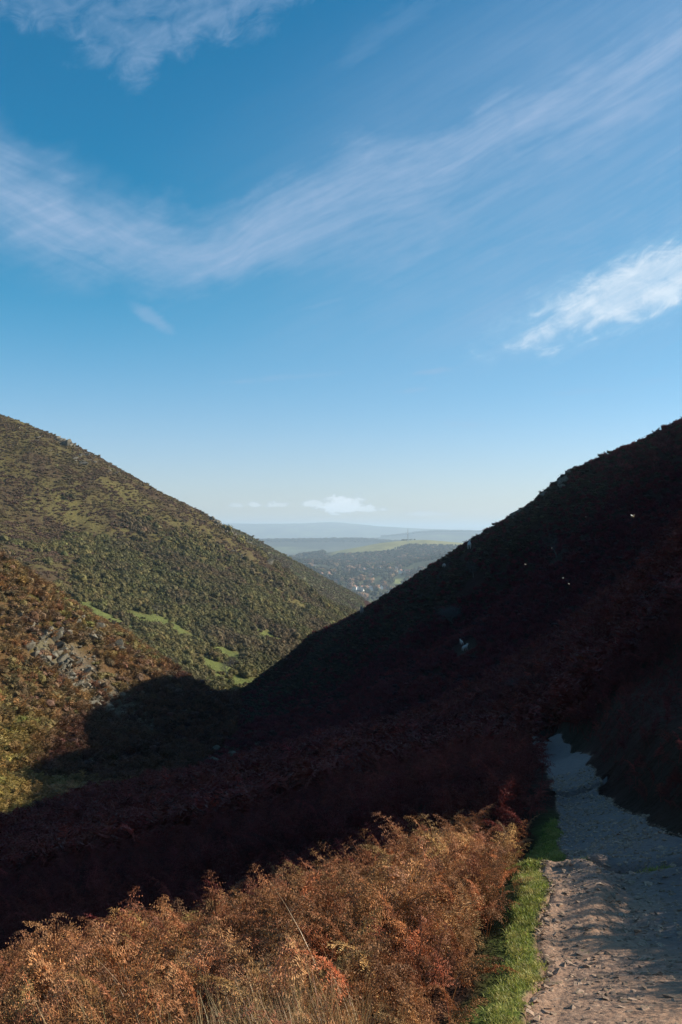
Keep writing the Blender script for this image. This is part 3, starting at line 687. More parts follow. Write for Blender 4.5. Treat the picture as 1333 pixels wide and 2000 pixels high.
# outcrops on the hillsides: every block its own piece
BLOCK = [rock_mesh(260+i, M_rock, .6, 16) for i in range(9)]
def outcrop(label, px, py, n, rx, ry, size, tall=1., seed=0):
    h = LAND.hit(px, py); r = np.random.default_rng(seed+900); root = empty('rock_outcrop', h); tag(root, label, 'rocks')
    for i in range(int(n*2.2)):
        dx, dy = r.normal(0, rx), r.normal(0, ry); X0, Y0 = h[0]+dx, h[1]+dy; Z0 = float(LAND.h(X0, Y0)); s = .46*size*math.exp(r.normal(0, .45))
        link('boulder', BLOCK[int(r.integers(9))], root, (dx, dy, Z0-h[2]+s*.10*tall), (r.normal(.15,.18), r.normal(-.35,.18), r.normal(.5,.5)), (s*r.uniform(1.,2.1), s, s*tall*r.uniform(.6,1.1)))
outcrop('jagged grey crag in sunlight among rust bracken on the near left hill', 125, 1298, 46, 3.0, 2.4, 1.25, 1.1, 1)
outcrop('low pale rock ledge above the crag, beside the brown heather', 65, 1272, 24, 2.6, 1.0, 1.0, .5, 2)
outcrop('small sunlit crag on the skyline of the near left hill', 180, 1232, 22, 1.3, 1.6, 1.0, 1.3, 3)
outcrop('bare stony rib below the crag at the edge of the shadow', 205, 1372, 20, 3.6, 2.8, .65, .7, 4)
outcrop('blue grey boulders in shadow spilling down the near left hill', 395, 1425, 30, 2.8, 3.6, .75, .8, 5)
outcrop('dim shadowed ledge of rock under the sunlit scree', 335, 1462, 30, 4.2, 2.0, .85, .8, 6)
outcrop('shadowed crag lowest on the near left hill above the hollow', 410, 1488, 16, 1.2, 1.4, .9, 1.1, 7)
outcrop('faint rocks in shadow nearest the left edge of the valley', 175, 1480, 18, 1.8, 1.6, .8, .9, 8)
outcrop('blocky tor on the skyline of the big left hill', 126, 863, 20, 3.0, 3.0, 2.4, 1.1, 9)
outcrop('ragged rocks just below the tor on the big left hill', 165, 893, 26, 7.0, 5.0, 1.8, .9, 10)
outcrop('dark rock knob on the lower skyline of the big left hill', 424, 1020, 24, 3.0, 3.0, 2.2, 1.1, 11)
outcrop('rocky rib running down from the dark knob', 455, 1045, 34, 4.5, 5.0, 1.9, .9, 12)
outcrop('small grey rocks high on the big left hill near the left edge', 60, 850, 14, 5.0, 3.0, 1.5, .7, 13)
outcrop('lone pale boulders in grass halfway down the big left hill', 465, 1082, 9, 2.5, 2.5, 1.2, .8, 14)
outcrop('grey rock step on the crest of the dark right hill', 1092, 938, 16, 1.2, 1.6, 1.2, 1.0, 15)
outcrop('grey rock face just below the crest of the dark right hill', 1020, 1000, 12, 1.2, 1.4, .9, .9, 16)
n = 600; h1 = LAND.hit(190, 1352); x = h1[0]+rng.normal(0, 4.2, n); y = h1[1]+rng.normal(0, 4.0, n); sc = np.exp(rng.normal(math.log(.20), .5, n))
tag(scatter('scree', [bpy.data.objects.new('scree_source', b_) for b_ in BLOCK[:5]], np.c_[x, y, LAND.h(x, y)+.03], turns(n, .4), sc, np.ones((n, 3))), 'pale scree scattered below the sunlit crag', 'scree')

# ------------------------------------------------------------------ shrubs on the hillsides
# big left hill
n = 120000; x, y = sector(n, 165, 430, .40); k = is_hill(x, y); x, y = x[k], y[k]; z = LAND.h(x, y)
k = LAND.visible(x, y, z+1.5); x, y, z = x[k], y[k], z[k]; py = row(x, y, z); n = len(x)
lawn = patches(LAND, LAWN, x, y); olive = patches(LAND, OLIVE, x, y); f1 = fbm(x/22, y/22, 4, 101); f2 = fbm(x/6, y/6, 3, 102)
cx_ = colm(x, y); lowz = sstep(-60, 70, py-np.interp(cx_, [0,250,450,700], [1110,1060,1085,1180])+150*f1)      # green thicket below, heather above
dens = (.85+.15*lowz)*(1-.97*lawn)*(1-.45*olive)*sstep(-.35, .15, f2+.25*lowz+.2+.45*fbm(x/16, y/34, 3, 106))
k = rng.random(n) < dens*np.where(lowz > .5, .85, .95); x, y, z, lowz, f2, py, olive = x[k], y[k], z[k], lowz[k], f2[k], py[k], olive[k]; n = len(x)
green = rng.random(n) < lowz
gs = green; m_ = gs.sum()
fb = fbm(x[gs]/30, y[gs]/30, 4, 105); tg = blend(shade((.076,.072,.029), m_, .2, .05), shade((.108,.091,.035), m_, .2, .05), np.clip(sstep(-.1, .45, fb)+.4*sstep(.1,.5,f2[gs]), 0, 1))
tg = blend(tg, shade((.090,.062,.037), m_, .2, .05), sstep(.05, -.4, fb)*.75)
tag(scatter('hill_shrubs', BUSH, np.c_[x, y, z-.1][gs], turns(m_, .1), np.interp(f2[gs], [-.5, .5], [.72, 1.35])*np.exp(rng.normal(0, .36, m_)).clip(.4, 1.9), tg), 'dense green shrubs covering the big sunlit left hill', 'shrubs')
br = ~green; m_ = br.sum(); hi = sstep(1000, 860, py[br])
tb = blend(shade((.088,.053,.033), m_, .22, .05), shade((.11,.083,.034), m_, .22, .05), np.clip(sstep(-.1, .35, fbm(x[br]/10, y[br]/10, 3, 103))*.9+.25*hi, 0, 1))
tag(scatter('hill_heather', HEATH, np.c_[x, y, z-.1][br], turns(m_, .12), np.exp(rng.normal(-.5, .35, m_)).clip(.3, 1.1), tb), 'brown and olive heather over the upper big left hill', 'heather')
# slope behind it
n = 30000; x, y = sector(n, 440, 720, .14); k = is_hill(x, y) & (x/y > -.13) & (x/y < .06); x, y = x[k], y[k]; z = LAND.h(x, y); k = LAND.visible(x, y, z+1.5); x, y, z = x[k], y[k], z[k]; n = len(x)
tag(scatter('back_heather', HEATH, np.c_[x, y, z-.15], turns(n, .1), rng.uniform(.7, 1.7, n), blend(shade((.10,.092,.045), n, .2), shade((.085,.065,.040), n, .2), sstep(0, .4, fbm(x/14, y/14, 3, 104)))), 'grey green heather on the slope behind the big left hill', 'heather')
# near left spur
n = 30000; x, y = sector(n, 48, 175, .42); k = is_spur(x, y); x, y = x[k], y[k]; z = LAND.h(x, y); k = LAND.visible(x, y, z+1.2); x, y, z = x[k], y[k], z[k]
scr = patches(LAND, SCREE, x, y); k = rng.random(len(x)) > scr*.72; x, y, z = x[k], y[k], z[k]; n = len(x); py = row(x, y, z); cm = colm(x, y)
f1 = fbm(x/9, y/9, 4, 111); f2 = fbm(x/3, y/3, 3, 112); painted_shade = sstep(-15.0, -18.0, z+1.2*f2)*sstep(90, 200, cm); painted_shade = np.maximum(painted_shade, sstep(-15.7, -16.7, z+.6*f2)); yel = np.clip(sstep(140, 20, cm)*sstep(1370, 1450, py)+.0, 0, 1)  # mask for shade painted into the plant tints low on the spur
kind = np.where(rng.random(n) < .42+.5*f1, 0, 1)          # 0 heather / gorse, 1 bracken
q = kind == 1; m_ = q.sum()
tag(scatter('spur_bracken', CLUMP, np.c_[x, y, z-.05][q], turns(m_, .15), rng.uniform(.9, 1.7, m_), blend(blend(shade((.225,.125,.048), m_, .26), shade((.175,.115,.052), m_, .26), sstep(-.2, .3, f2[q])), shade((.21,.150,.040), m_, .2), yel[q]*.75)*(1-painted_shade[q])[:, None]+shade((.085,.036,.018), m_, .25)*painted_shade[q][:, None]), 'orange brown bracken covering the near left hill', 'bracken')
q = kind == 0; m_ = q.sum()
tag(scatter('spur_heather', HEATH+BUSH[:2], np.c_[x, y, z-.05][q], turns(m_, .12), rng.uniform(.45, 1.15, m_), blend(blend(shade((.115,.070,.038), m_, .28), shade((.13,.105,.034), m_, .25), sstep(-.05, .35, f1[q])), shade((.15,.130,.030), m_, .2), yel[q]*.8)*(1-painted_shade[q])[:, None]+shade((.045,.018,.012), m_, .25)*painted_shade[q][:, None]), 'brown heather and olive gorse dotted over the near left hill', 'heather')
# dark right hill
n = 60000; x, y = sector(n, 40, 185, .40); k = ~is_left(x, y); x, y = x[k], y[k]; z = LAND.h(x, y); k = LAND.visible(x, y, z+1.2) & (y > 60) & clear_of(x, y); x, y, z = x[k], y[k], z[k]; n = len(x)
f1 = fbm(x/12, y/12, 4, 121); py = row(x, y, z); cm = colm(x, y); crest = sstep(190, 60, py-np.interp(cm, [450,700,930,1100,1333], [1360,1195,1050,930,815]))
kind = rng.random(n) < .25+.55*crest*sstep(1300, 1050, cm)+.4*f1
q = kind; m_ = q.sum()
tag(scatter('shaded_heather', HEATH, np.c_[x, y, z-.08][q], turns(m_, .12), rng.uniform(.28, .68, m_), blend(shade((.045,.011,.012), m_, .25), shade((.042,.028,.014), m_, .25), crest[q])), 'dark heather along the crest of the right hill', 'heather')  # heather tint lowered to deepen the hill's shadow
q = ~kind; m_ = q.sum()
tag(scatter('slope_bracken', CLUMP, np.c_[x, y, z-.05][q], turns(m_, .15), rng.uniform(.5, .95, m_), blend(shade((.085,.011,.016), m_, .25), shade((.115,.018,.019), m_, .25), sstep(-.2, .3, f1[q]))), 'dark red brown bracken over the shadowed right hill', 'bracken')  # bracken tint darkened and reddened as painted shade

# ------------------------------------------------------------------ bare trees and thickets on the slopes
M_bark = simple('grey_bark', (.11,.10,.09), .3, 6., .9, .02); M_twig = simple('bare_twigs', (.075,.070,.072), .25, 5., .9)
def tube(V, Fc, a, b, ra, rb, k=5):
    d = (b-a).normalized(); t = d.orthogonal().normalized(); s = d.cross(t); i0 = len(V)
    for p, r_ in ((a, ra), (b, rb)):
        for j in range(k):
            an = 6.2832*j/k; V.append(tuple(p+(t*math.cos(an)+s*math.sin(an))*r_))
    Fc += [(i0+j, i0+(j+1) % k, i0+k+(j+1) % k, i0+k+j) for j in range(k)]
def bare_tree(seed, h, stems=1, upright=.5):
    r = random.Random(seed); TV, TF, CV, CF = [], [], [], []
    def grow(p, d, L, rad, lvl):
        seg = 3; 
        for i in range(seg):
            d = (d+Vector((r.gauss(0,.16), r.gauss(0,.16), upright*.12))).normalized(); q = p+d*L/seg; r2 = rad*(1-.22)
            tube(TV if lvl == 0 else CV, TF if lvl == 0 else CF, p, q, rad, r2, 6 if lvl == 0 else (4 if lvl < 3 else 3)); p = q; rad = r2
            if lvl < 4 and (lvl > 0 or i > 0):
                for _ in range(2 if lvl < 3 else 2):
                    a = r.uniform(0, 6.28); o = d.orthogonal().normalized(); o = Matrix.Rotation(a, 3, d) @ o
                    grow(p, (d*.75+o*r.uniform(.5, 1.0)).normalized(), L*r.uniform(.48, .68), rad*.6, lvl+1)
        if lvl < 4: grow(p, d, L*.6, rad*.8, lvl+1)
    for k in range(stems):
        d = Vector((r.gauss(0,.35 if stems > 1 else .05), r.gauss(0,.35 if stems > 1 else .05), 1)).normalized()
        grow(Vector((r.gauss(0,.12)*(stems > 1), r.gauss(0,.12)*(stems > 1), -.15)), d, h*.42, h*.020+.012, 0)
    return mesh('trunk', TV, TF, M_bark, True), mesh('crown', CV, CF, M_twig, False)
def place_tree(name, label, cat, px, py, d_m, stems, seed, upright=.5, group=None, width=1.):
    h = LAND.hit(px, py); root = empty(name, h, random.uniform(0, 6)); tag(root, label, cat, group)
    t, c = bare_tree(seed, d_m, stems, upright); link('trunk', t, root, scale=(width, width, 1)); link('crown', c, root, scale=(width, width, 1))
place_tree('birch_sapling', 'pale bare sapling standing high on the dark right hill', 'tree', 1088, 1088, 3.4, 1, 301, .9)
place_tree('birch_sapling', 'small bare sapling below the sheep near the skyline of the right hill', 'tree', 925, 1128, 2.6, 1, 302, .9)
place_tree('bare_thicket', 'wide grey leafless thicket behind the two sheep on the right hill', 'shrub', 880, 1215, 2.4, 7, 303, .2, None, 1.7)
place_tree('bare_thicket', 'grey leafless thicket above the bend of the path', 'shrub', 1040, 1355, 1.5, 7, 304, .2, None, 1.5)
place_tree('hawthorn_tree', 'small bare hawthorn by the grass clearing on the big left hill', 'tree', 308, 1203, 4.6, 1, 305, .15, None, 1.3)
place_tree('hawthorn_tree', 'bare hawthorn on the green patch at the valley bottom', 'tree', 446, 1322, 4.4, 1, 306, .2, None, 1.25)
place_tree('hawthorn_tree', 'grey leafless hawthorn beside the brown heather at the foot of the big left hill', 'tree', 335, 1303, 3.2, 3, 307, .2, None, 1.3)
place_tree('hawthorn_tree', 'bare hawthorn just above the green patch, near the valley bottom', 'tree', 455, 1303, 3.6, 2, 308, .2, None, 1.2)

# ------------------------------------------------------------------ sheep
M_wool = simple('sheep_wool', (.36,.34,.31), .2, 14., .95, .02)
def sheep_mesh(seed, graze=False):
    r = random.Random(seed)
    J = {'hip': ((-.38,0,.58),(.21,.20)), 'back': ((-.12,0,.60),(.25,.23)), 'rib': ((.14,0,.59),(.25,.24)), 'chest': ((.36,0,.60),(.18,.20))}
    if graze: J.update(neck=((.54,0,.50),(.11,.12)), head=((.68,0,.24),(.085,.09)), muz=((.78,0,.10),(.050,.05)))
    else: J.update(neck=((.52,0,.80),(.11,.12)), head=((.60,0,.96),(.095,.10)), muz=((.76,0,.89),(.055,.05)))
    names = list(J); edges = [(0,1),(1,2),(2,3),(3,4),(4,5),(5,6)]; V = [J[k][0] for k in names]; Rr = [J[k][1] for k in names]
    hx, hz = J['head'][0][0], J['head'][0][2]
    for s in (-1, 1):
        V += [(hx-.03, s*.10, hz+.06), (hx-.05, s*.19, hz+.05)]; Rr += [(.035,.03),(.02,.03)]; edges += [(5, len(V)-2), (len(V)-2, len(V)-1)]
    for (b, bx) in ((0, -.36), (3, .32)):
        for s in (-1, 1):
            k = len(V); fw = r.uniform(-.04, .04)
            if bx < 0: V += [(bx+.04, s*.14, .40), (bx-.07+fw, s*.14, .22), (bx-.03+fw, s*.14, .02)]
            else: V += [(bx, s*.13, .38), (bx+.01+fw, s*.13, .20), (bx-.01+fw, s*.13, .02)]
            Rr += [(.09,.10),(.045,.045),(.035,.03)]; edges += [(b, k), (k, k+1), (k+1, k+2)]
    V.append((-.60, 0, .48)); Rr.append((.05,.05)); edges.append((0, len(V)-1))
    me = bpy.data.meshes.new('sheep_body'); me.from_pydata(V, edges, []); ob = bpy.data.objects.new('sheep_body', me); COL.objects.link(ob)
    sk = ob.modifiers.new('skin', 'SKIN'); 
    if not me.skin_vertices: me.skin_vertices.new()
    for i, q in enumerate(Rr): me.skin_vertices[0].data[i].radius = q
    me.skin_vertices[0].data[0].use_root = True
    sb = ob.modifiers.new('sub', 'SUBSURF'); sb.levels = 2; sb.render_levels = 2
    dg = bpy.context.evaluated_depsgraph_get(); out = bpy.data.meshes.new_from_object(ob.evaluated_get(dg)); bpy.data.objects.remove(ob)
    co = np.empty(len(out.vertices)*3); out.vertices.foreach_get('co', co); co = co.reshape(-1, 3)
    w = (np.abs(co[:, 0]) < .5)*(co[:, 2] > .33); nn = fbm(co[:, 0]*9+co[:, 1]*5, co[:, 2]*9+co[:, 1]*7, 2, 5)
    co *= (1+.05*nn*w)[:, None]; out.vertices.foreach_set('co', co.ravel()); out.materials.clear(); out.materials.append(M_wool)
    out.polygons.foreach_set('use_smooth', [True]*len(out.polygons)); return out
SHEEP = [sheep_mesh(1), sheep_mesh(2, True)]
def sheep(label, px, py, rz, k, s=1.):
    h = LAND.hit(px, py); o = link('sheep', SHEEP[k], None, (h[0], h[1], h[2]+.04), (0, 0, R(rz)), s); tag(o, label, 'sheep', 'sheep on the right hill')
sheep('white sheep seen from behind just under the skyline of the right hill', 917, 1073, 80, 0, 1.1)
sheep('white sheep with raised head at the low end of the right hill crest', 707, 1198, -100, 0, 1.1)
sheep('white sheep standing side on in the shadow in the middle of the right hill', 908, 1272, 40, 0, .64)
sheep('white sheep just uphill of the one standing side on in mid slope', 902, 1260, 110, 0, .5)
sheep('dim grey sheep grazing below the skyline left of the topmost sheep', 868, 1109, 110, 1, .7)

# ------------------------------------------------------------------ insects drifting in the sun close to the camera
M_ins = simple('insect_body', (.30,.22,.12), .2, 40., .5); M_wing = simple('insect_wing', (.72,.66,.55), .1, 30., .35)
bv = bmesh.new(); bmesh.ops.create_uvsphere(bv, u_segments=8, v_segments=6, radius=.5, matrix=Matrix.Diagonal((1, .38, .38, 1))); bme = bpy.data.meshes.new('insect_body'); bv.to_mesh(bme); bv.free(); bme.materials.append(M_ins)
wv = [(0,0,0),(.35,.25,.1),(.30,.75,.22),(0,1.0,.26),(-.25,.75,.18),(-.2,.25,.06)]; wme = mesh('wing', [(a,b,c+.01) for a,b,c in wv]+[(a,b,c-.01) for a,b,c in wv], [(0,1,2,3,4,5),(11,10,9,8,7,6)]+[(i,(i+1)%6,6+(i+1)%6,6+i)[::-1] for i in range(6)], M_wing)
for px, py, d, L, lab in ((1236,1009,2.3,.0095,'large pale winged insect hovering in front of the dark right hill'),(1100,1130,3.4,.007,'tiny winged insect hovering left of and below the largest one'),(1112,1141,3.6,.0055,'tiniest winged insect, lowest of the hovering group'),(1027,1103,3.6,.0065,'tiny winged insect hovering farthest left of the group'),(1078,1071,3.5,.005,'tiny winged insect hovering in front of the bare sapling'),(1145,1010,3.5,.005,'tiny winged insect hovering level with the largest one')):
    root = empty('flying_insect', P(px, py, d), random.uniform(0, 6)); tag(root, lab, 'insect', 'insects hovering near the camera')
    link('body', bme, root, scale=L)
    for s in (1, -1): link('wing', wme, root, (0, 0, L*.12), (R(12*s), 0, 0), (L*.8, L*.95*s, L*.8))

# ------------------------------------------------------------------ the far town and its woods
M_crown = tinted('woodland_leaf', .15, .8, .1, .25, .4)
def crown(seed, tall=1., leaves=260):
    r = random.Random(seed); V, Fc = [], []; lumps = []
    for _ in range(7):
        a = r.uniform(0, 6.28); rad = r.uniform(0, .30); zz = r.uniform(.38, .82); lumps.append((Vector((math.cos(a)*rad, math.sin(a)*rad, zz*tall)), r.uniform(.16, .27)))
    for i in range(leaves):
        c, s = r.choice(lumps); d = Vector((r.gauss(0,1), r.gauss(0,1), r.gauss(.2,.9))).normalized(); p = c+d*s*r.uniform(.6, 1.1); t = Matrix.Rotation(r.uniform(0,6.28), 3, d) @ d.orthogonal().normalized(); b = d.cross(t); a = r.uniform(.05, .10)
        nn = (d*r.uniform(-.2,.7)+b).normalized(); k = len(V); V += [tuple(p-t*a-nn*a*.5), tuple(p+t*a-nn*a*.5), tuple(p+t*a*.7+nn*a), tuple(p-t*a*.7+nn*a)]; Fc.append((k,k+1,k+2,k+3))
    return V, Fc
def conifer(seed, leaves=240):
    r = random.Random(seed); V, Fc = [], []
    for i in range(leaves):
        t = r.random()**.7; z = 1-t*.88; rad = .04+.20*t*(.8+.2*math.sin(z*40)); a = r.uniform(0, 6.28); d = Vector((math.cos(a), math.sin(a), -.35)); p = Vector((math.cos(a)*rad*.5, math.sin(a)*rad*.5, z)); s = Vector((-math.sin(a), math.cos(a), 0))*.05; e = p+d*rad*.7; k = len(V)
        V += [tuple(p-s), tuple(p+s), tuple(e+s*.5), tuple(e-s*.5)]; Fc.append((k,k+1,k+2,k+3))
    return V, Fc
def trunk_mesh():
    V, Fc = [], []; tube(V, Fc, Vector((0,0,-.05)), Vector((.01,0,.3)), .035, .024, 6); tube(V, Fc, Vector((.01,0,.3)), Vector((0,.01,.62)), .024, .012, 6)
    for a in range(4): tube(V, Fc, Vector((.005,0,.3+.05*a)), Vector((math.cos(a*1.7)*.2, math.sin(a*1.7)*.2, .55+.05*a)), .013, .006, 4)
    return mesh('trunk', V, Fc, M_bark)
TRUNK = trunk_mesh()
WOOD = [proto('wood_tree', *crown(400+i, r_), M_crown) for i, r_ in enumerate((1., .9, 1.1, .8))]+[proto('wood_conifer', *conifer(410), M_crown)]
# woods as one mass
n = 30000; u = rng.uniform(-.09, .20, n); d = FK*(1150**2+(2420**2-1150**2)*rng.random(n))**.5; x = u*d; y = d; z = FAR.h(x, y); cm = CX+u*F; dd = np.hypot(x, y)/FK
capline = np.interp(cm, [600,650,700,755,772,800,850,900,960], [2500,2090,2070,2085,2165,2210,2275,2300,2300])
town = (dd < 1720)
field = np.zeros(n)
for px, py, w, dp in ((570,1089,16,70),(598,1089,10,50),(777,1136,9,40),(782,1119,5,25)):
    h_ = FAR.hit(px, py, 900.)
    if h_: field = np.maximum(field, np.hypot((cm-px)/w, (y-h_[1])/FK/dp) < 1)
hgt = rng.uniform(8, 15, n)*np.where(town, .85, 1.); capb = np.interp(cm, [600,640,660,700,750,765,790,800,850,890,960], [1000,1088,1080,1078,1074,1071,1064,1061,1062,1063,1066]); ok_ = (row(x, y, z+hgt*.9) > capb) | (cm < 630)
keep = ok_ & (dd < 2300) & (field < .5) & (rng.random(n) < np.where(town, .33, .85)) & (fbm(x/140, y/140, 3, 131) > np.where(town, -.12, -.45)); x, y, z, town, hgt = x[keep], y[keep], z[keep], town[keep], hgt[keep]
n = len(x); aut = rng.random(n); t = np.where((aut < .16)[:, None], shade((.165,.105,.06), n, .25), np.where((aut < .55)[:, None], shade((.075,.062,.032), n, .25), shade((.042,.050,.024), n, .25)))
idx = np.where(rng.random(n) < .12, 4, rng.integers(0, 4, n))
tag(scatter('far_woods', WOOD, np.c_[x, y, z-.5], np.c_[np.zeros(n), np.zeros(n), rng.uniform(0,6.28,n)], np.c_[hgt*1.15, hgt*1.15, hgt], t, idx), 'hazy autumn woods filling the basin and climbing the grassy hill', 'woods')
# ridge-top woods farther off
n = 2600; cm = np.r_[rng.uniform(440, 790, 1700), rng.uniform(745, 960, 900)]; d = FK*np.r_[rng.uniform(3850, 4120, 1700), rng.uniform(5850, 6060, 900)]; x = (cm-CX)/F*d; y = d; z = FAR.h(x, y); hgt = rng.uniform(12, 22, n)
tag(scatter('ridge_woods', WOOD[:4], np.c_[x, y, z-2], turns(n, 0), np.c_[hgt*1.4, hgt*1.4, hgt], shade((.035,.038,.02), n)), 'blue hazy woods along the far ridges', 'woods')
# single trees one can pick out in the town
def solid_leaf(name, c):
    return simple(name, c, .35, .35, .85)
TREE_M = {'orange': solid_leaf('orange_leaves', (.27,.155,.085)), 'amber': solid_leaf('amber_leaves', (.21,.140,.070)), 'olive': solid_leaf('olive_leaves', (.085,.085,.035)), 'dark': solid_leaf('conifer_needles', (.030,.040,.022))}
CROWNS = {k: ([mesh('crown', *crown(430+i+10*j, 1.-.1*i, 420), m_) for i in range(3)] if k != 'dark' else [mesh('crown', *conifer(470+i, 320), m_) for i in range(2)]) for j, (k, m_) in enumerate(TREE_M.items())}
def town_tree(px, py, k, h, label):
    q = FAR.hit(px, py, 900.)
    if q is None: return
    root = empty('conifer_tree' if k == 'dark' else 'broadleaf_tree', q, random.uniform(0, 6), h); tag(root, label, 'tree', {'orange':'orange autumn trees in the far town','amber':'amber autumn trees in the far town','olive':'olive green trees in the far town','dark':'dark conifers in the far town'}[k])
    link('trunk', TRUNK, root); link('crown', random.choice(CROWNS[k]), root, scale=(1.2, 1.2, 1) if k != 'dark' else None)
for px, py, k, h, lab in ((683,1121,'orange',22,'tallest orange tree left of the dark conifers in the far town'),(704,1137,'orange',20,'broad orange tree in the middle of the far town'),(723,1144,'orange',21,'orange tree right of the middle of the far town'),(686,1143,'orange',15,'small orange tree left of the middle of the far town'),(682,1156,'orange',19,'orange tree lowest on the left of the far town'),(694,1139,'amber',15,'amber tree beside the broad orange tree in the far town'),(715,1156,'amber',15,'amber tree among the lowest roofs of the far town'),(762,1133,'amber',20,'tall amber tree beside the far town meadow'),(628,1122,'amber',17,'amber tree at the left edge of the far town'),(790,1092,'orange',18,'orange tree on the slope of the wooded hill below the mast'),(688,1094,'orange',15,'orange tree on the wooded slope left of the mast'),(710,1173,'orange',20,'orange tree peeping over the right hill at the mouth of the valley')):
    town_tree(px, py, k, h, lab)
gen = {'orange':'hazy orange autumn tree standing among the roofs of the far town','amber':'hazy amber autumn tree standing among the far town roofs','olive':'hazy olive green tree standing among the far town roofs','dark':'hazy dark conifer standing in the far town'}
for i in range(120):
    px = rng.uniform(590, 850); py = rng.uniform(1108, 1172)
    if px < 700 and py > 1095+(px-560)*.55: continue
    town_tree(px, py, rng.choice(['orange','amber','olive','olive','dark'], p=[.14,.2,.26,.22,.18]), rng.uniform(11, 18), '')
for o in [o for o in COL.objects if o.get('group', '').endswith('in the far town') and not o.get('label')]:
    o['label'] = gen[[k for k in gen if o['group'].startswith(k)][0]]
for px, py in ((691,1130),(689,1128),(694,1131),(686,1131),(697,1128)): town_tree(px, py, 'dark', 24, 'tall dark conifer of the close group in the middle of the far town')
# houses
M_wall = {'white': simple('white_render', (.74,.71,.66), .1, .8), 'brick': simple('red_brick', (.33,.17,.12), .2, .8), 'stone': simple('buff_stone', (.45,.38,.29), .2, .8)}
M_roof = {'slate': simple('slate_roof', (.11,.11,.12), .2, .9), 'tile': simple('clay_tile_roof', (.26,.13,.085), .2, .9)}; M_pane = simple('dark_window', (.04,.045,.05), .1, 1., .2)
def box(x0, x1, y0, y1, z0, z1):
    return [(x0,y0,z0),(x1,y0,z0),(x1,y1,z0),(x0,y1,z0),(x0,y0,z1),(x1,y0,z1),(x1,y1,z1),(x0,y1,z1)], [(0,3,2,1),(4,5,6,7),(0,1,5,4),(1,2,6,5),(2,3,7,6),(3,0,4,7)]
def house_parts(w, d, h, rh):
    v, f = box(-w/2, w/2, -d/2, d/2, -1, h); v += [(-w/2, 0, h+rh), (w/2, 0, h+rh)]; f = [q for q in f if q != (4,5,6,7)]+[(4,7,8),(5,9,6)]
    e = .5; rv = []; rf = []
    for s in (-1, 1):
        k = len(rv); a = [(-w/2-e, s*(d/2+e), h-.35), (w/2+e, s*(d/2+e), h-.35), (w/2+e, 0, h+rh+.15), (-w/2-e, 0, h+rh+.15)]; rv += a+[(x, y, z+.22) for x, y, z in a]; rf += [(k,k+1,k+2,k+3),(k+7,k+6,k+5,k+4),(k,k+4,k+5,k+1),(k+1,k+5,k+6,k+2),(k+2,k+6,k+7,k+3),(k+3,k+7,k+4,k)]
    cv, cf = box(w/2-1.4, w/2-.5, -.45, .45, h+rh*.4, h+rh+1.5); wv_, wf = box(-.55, .55, -.06, .06, -.7, .7)
    return v, f, rv, rf, cv, cf, wv_, wf
SHAPES = [(8.5,7,5.2,3.),(11,7.5,5.4,3.2),(7,8.5,6,3.6)]; HOUSE = {}
for si, sh in enumerate(SHAPES):
    v, f, rv, rf, cv, cf, wv_, wf = house_parts(*sh)
    for wk, wm in M_wall.items(): HOUSE[('wall', si, wk)] = mesh('wall', v, f, wm); HOUSE[('chimney', si, wk)] = mesh('chimney', cv, cf, M_wall['brick'])
    for rk, rm in M_roof.items(): HOUSE[('roof', si, rk)] = mesh('roof', rv, rf, rm)
    HOUSE[('window', si)] = mesh('window', wv_, wf, M_pane)
def house(px, py, wk, rk, si, rz, label):
    q = FAR.hit(px, py, 900.)
    if q is None: return
    root = empty('house', q, R(rz)); tag(root, label, 'house', 'houses of the far town'); w, d, h, rh = SHAPES[si]
    link('wall', HOUSE[('wall', si, wk)], root); r_ = link('roof', HOUSE[('roof', si, rk)], root); link('chimney', HOUSE[('chimney', si, wk)], r_)
    for wx in (-w*.28, w*.28):
        for wz in (1.5, 4.0): link('window', HOUSE[('window', si)], root, (wx, -d/2-.05, wz))
HS = [(900,307),(885,322),(868,327),(970,327),(985,332),(930,332),(655,297),(690,302),(630,320),(598,324),(565,327),(340,357),(490,397),(502,400),(555,467),(575,464),(630,462),(650,470),(682,467),(722,470),(742,472),(770,462),(800,457),(615,472),(222,287),(247,327),(282,357),(400,412),(690,347),(840,312),(385,352),(750,302)]
SPECIAL = {0:'white house with tall gable, topmost at the right end of the far town',3:'white house standing right of the tall gable in the far town',6:'lone white house high on the left of the far town',11:'white house among trees at the left edge of the far town',14:'white house at the left end of the lowest row of roofs',22:'house at the right end of the lowest row of roofs'}
for i, (a, b) in enumerate(HS):
    wk = ('white','white','brick','white','stone')[i % 5]; rk = ('slate','tile','tile')[i % 3]
    if i in SPECIAL and 'white' in SPECIAL[i]: wk = 'white'
    lab = SPECIAL.get(i) or {'white':'small white rendered house among trees of the far town','brick':'small red brick house among trees of the far town','stone':'small buff stone house among trees of the far town'}[wk]
    house(560+a*320/1333, 1040+b*.24, wk, rk, i % 3, (20, -35, 70, 100, -10, 50)[i % 6], lab)
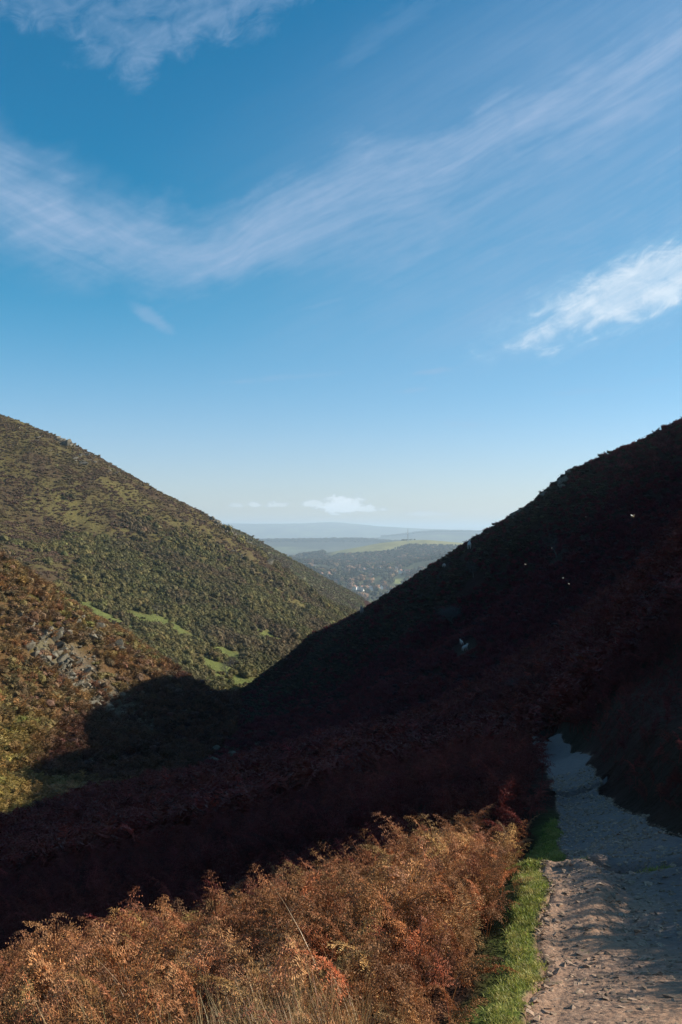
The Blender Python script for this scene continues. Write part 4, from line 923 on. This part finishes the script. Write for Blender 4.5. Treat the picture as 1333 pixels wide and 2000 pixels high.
# mast on the grassy hill
def mast():
    q = FAR.hit(797, 1058.5, 900.); root = empty('radio_mast', q); tag(root, 'thin lattice mast on top of the grassy far hill', 'mast'); m_ = simple('galvanised_steel', (.22,.23,.24), .1, .2, .5)
    H = 46.; c4 = [(-1,-1),(1,-1),(1,1),(-1,1)]
    def leg_at(k, t): s = 2.2*(1-t)+.5*t; return Vector((c4[k][0]*s, c4[k][1]*s, H*t-1))
    for k in range(4):
        V, Fc = [], []; tube(V, Fc, leg_at(k, 0), leg_at(k, 1), .42, .30, 6); link('leg', mesh('leg', V, Fc, m_), root)
    for j in range(10):
        V, Fc = [], []
        for k in range(4): tube(V, Fc, leg_at(k, j/10), leg_at((k+1) % 4, (j+1)/10), .16, .16, 4); tube(V, Fc, leg_at(k, j/10), leg_at((k+1) % 4, j/10), .16, .16, 4)
        link('brace', mesh('brace', V, Fc, m_), root)
    V, Fc = [], []; tube(V, Fc, Vector((0,0,H-1)), Vector((0,0,H+6)), .35, .2, 6); link('antenna', mesh('antenna', V, Fc, m_), root)
    for a, zz in ((0, 38), (2.1, 35), (4.2, 31)):
        V, Fc = [], []; c = Vector((math.cos(a)*2, math.sin(a)*2, zz)); tube(V, Fc, c, c+Vector((math.cos(a), math.sin(a), 0))*.9, 1.1, 1.1, 10); link('dish', mesh('dish', V, Fc, M_wall['white']), root)
mast()
x = []; 
n = 26; cm = rng.uniform(784, 812, n); d = rng.uniform(2285, 2310, n)*FK; x = (cm-CX)/F*d; hgt = rng.uniform(3, 6.5, n)
tag(scatter('hilltop_scrub', WOOD[:4], np.c_[x, d, FAR.h(x, d)-.8], turns(n, 0), np.c_[hgt*1.5, hgt*1.5, hgt], shade((.05,.05,.025), n)), 'dark scrub round the foot of the mast', 'scrub')

# ------------------------------------------------------------------ the air: one closed box of thin haze
v, f = box(-30000, 30000, -30000, 30000, -520, 139)
hm = bpy.data.materials.new('thin_haze'); hm.use_nodes = True; hn = hm.node_tree; hn.nodes.clear(); ho = hn.nodes.new('ShaderNodeOutputMaterial'); pv = hn.nodes.new('ShaderNodeVolumePrincipled')
pv.inputs['Color'].default_value = (.68, .86, 1.0, 1); pv.inputs['Density'].default_value = 1.12e-4; pv.inputs['Anisotropy'].default_value = .2
hn.links.new(pv.outputs[0], ho.inputs['Volume'])
tag(link('haze', mesh('haze', v, f, hm)), 'thin pale blue haze filling the air over the valley', 'haze', kind='stuff')
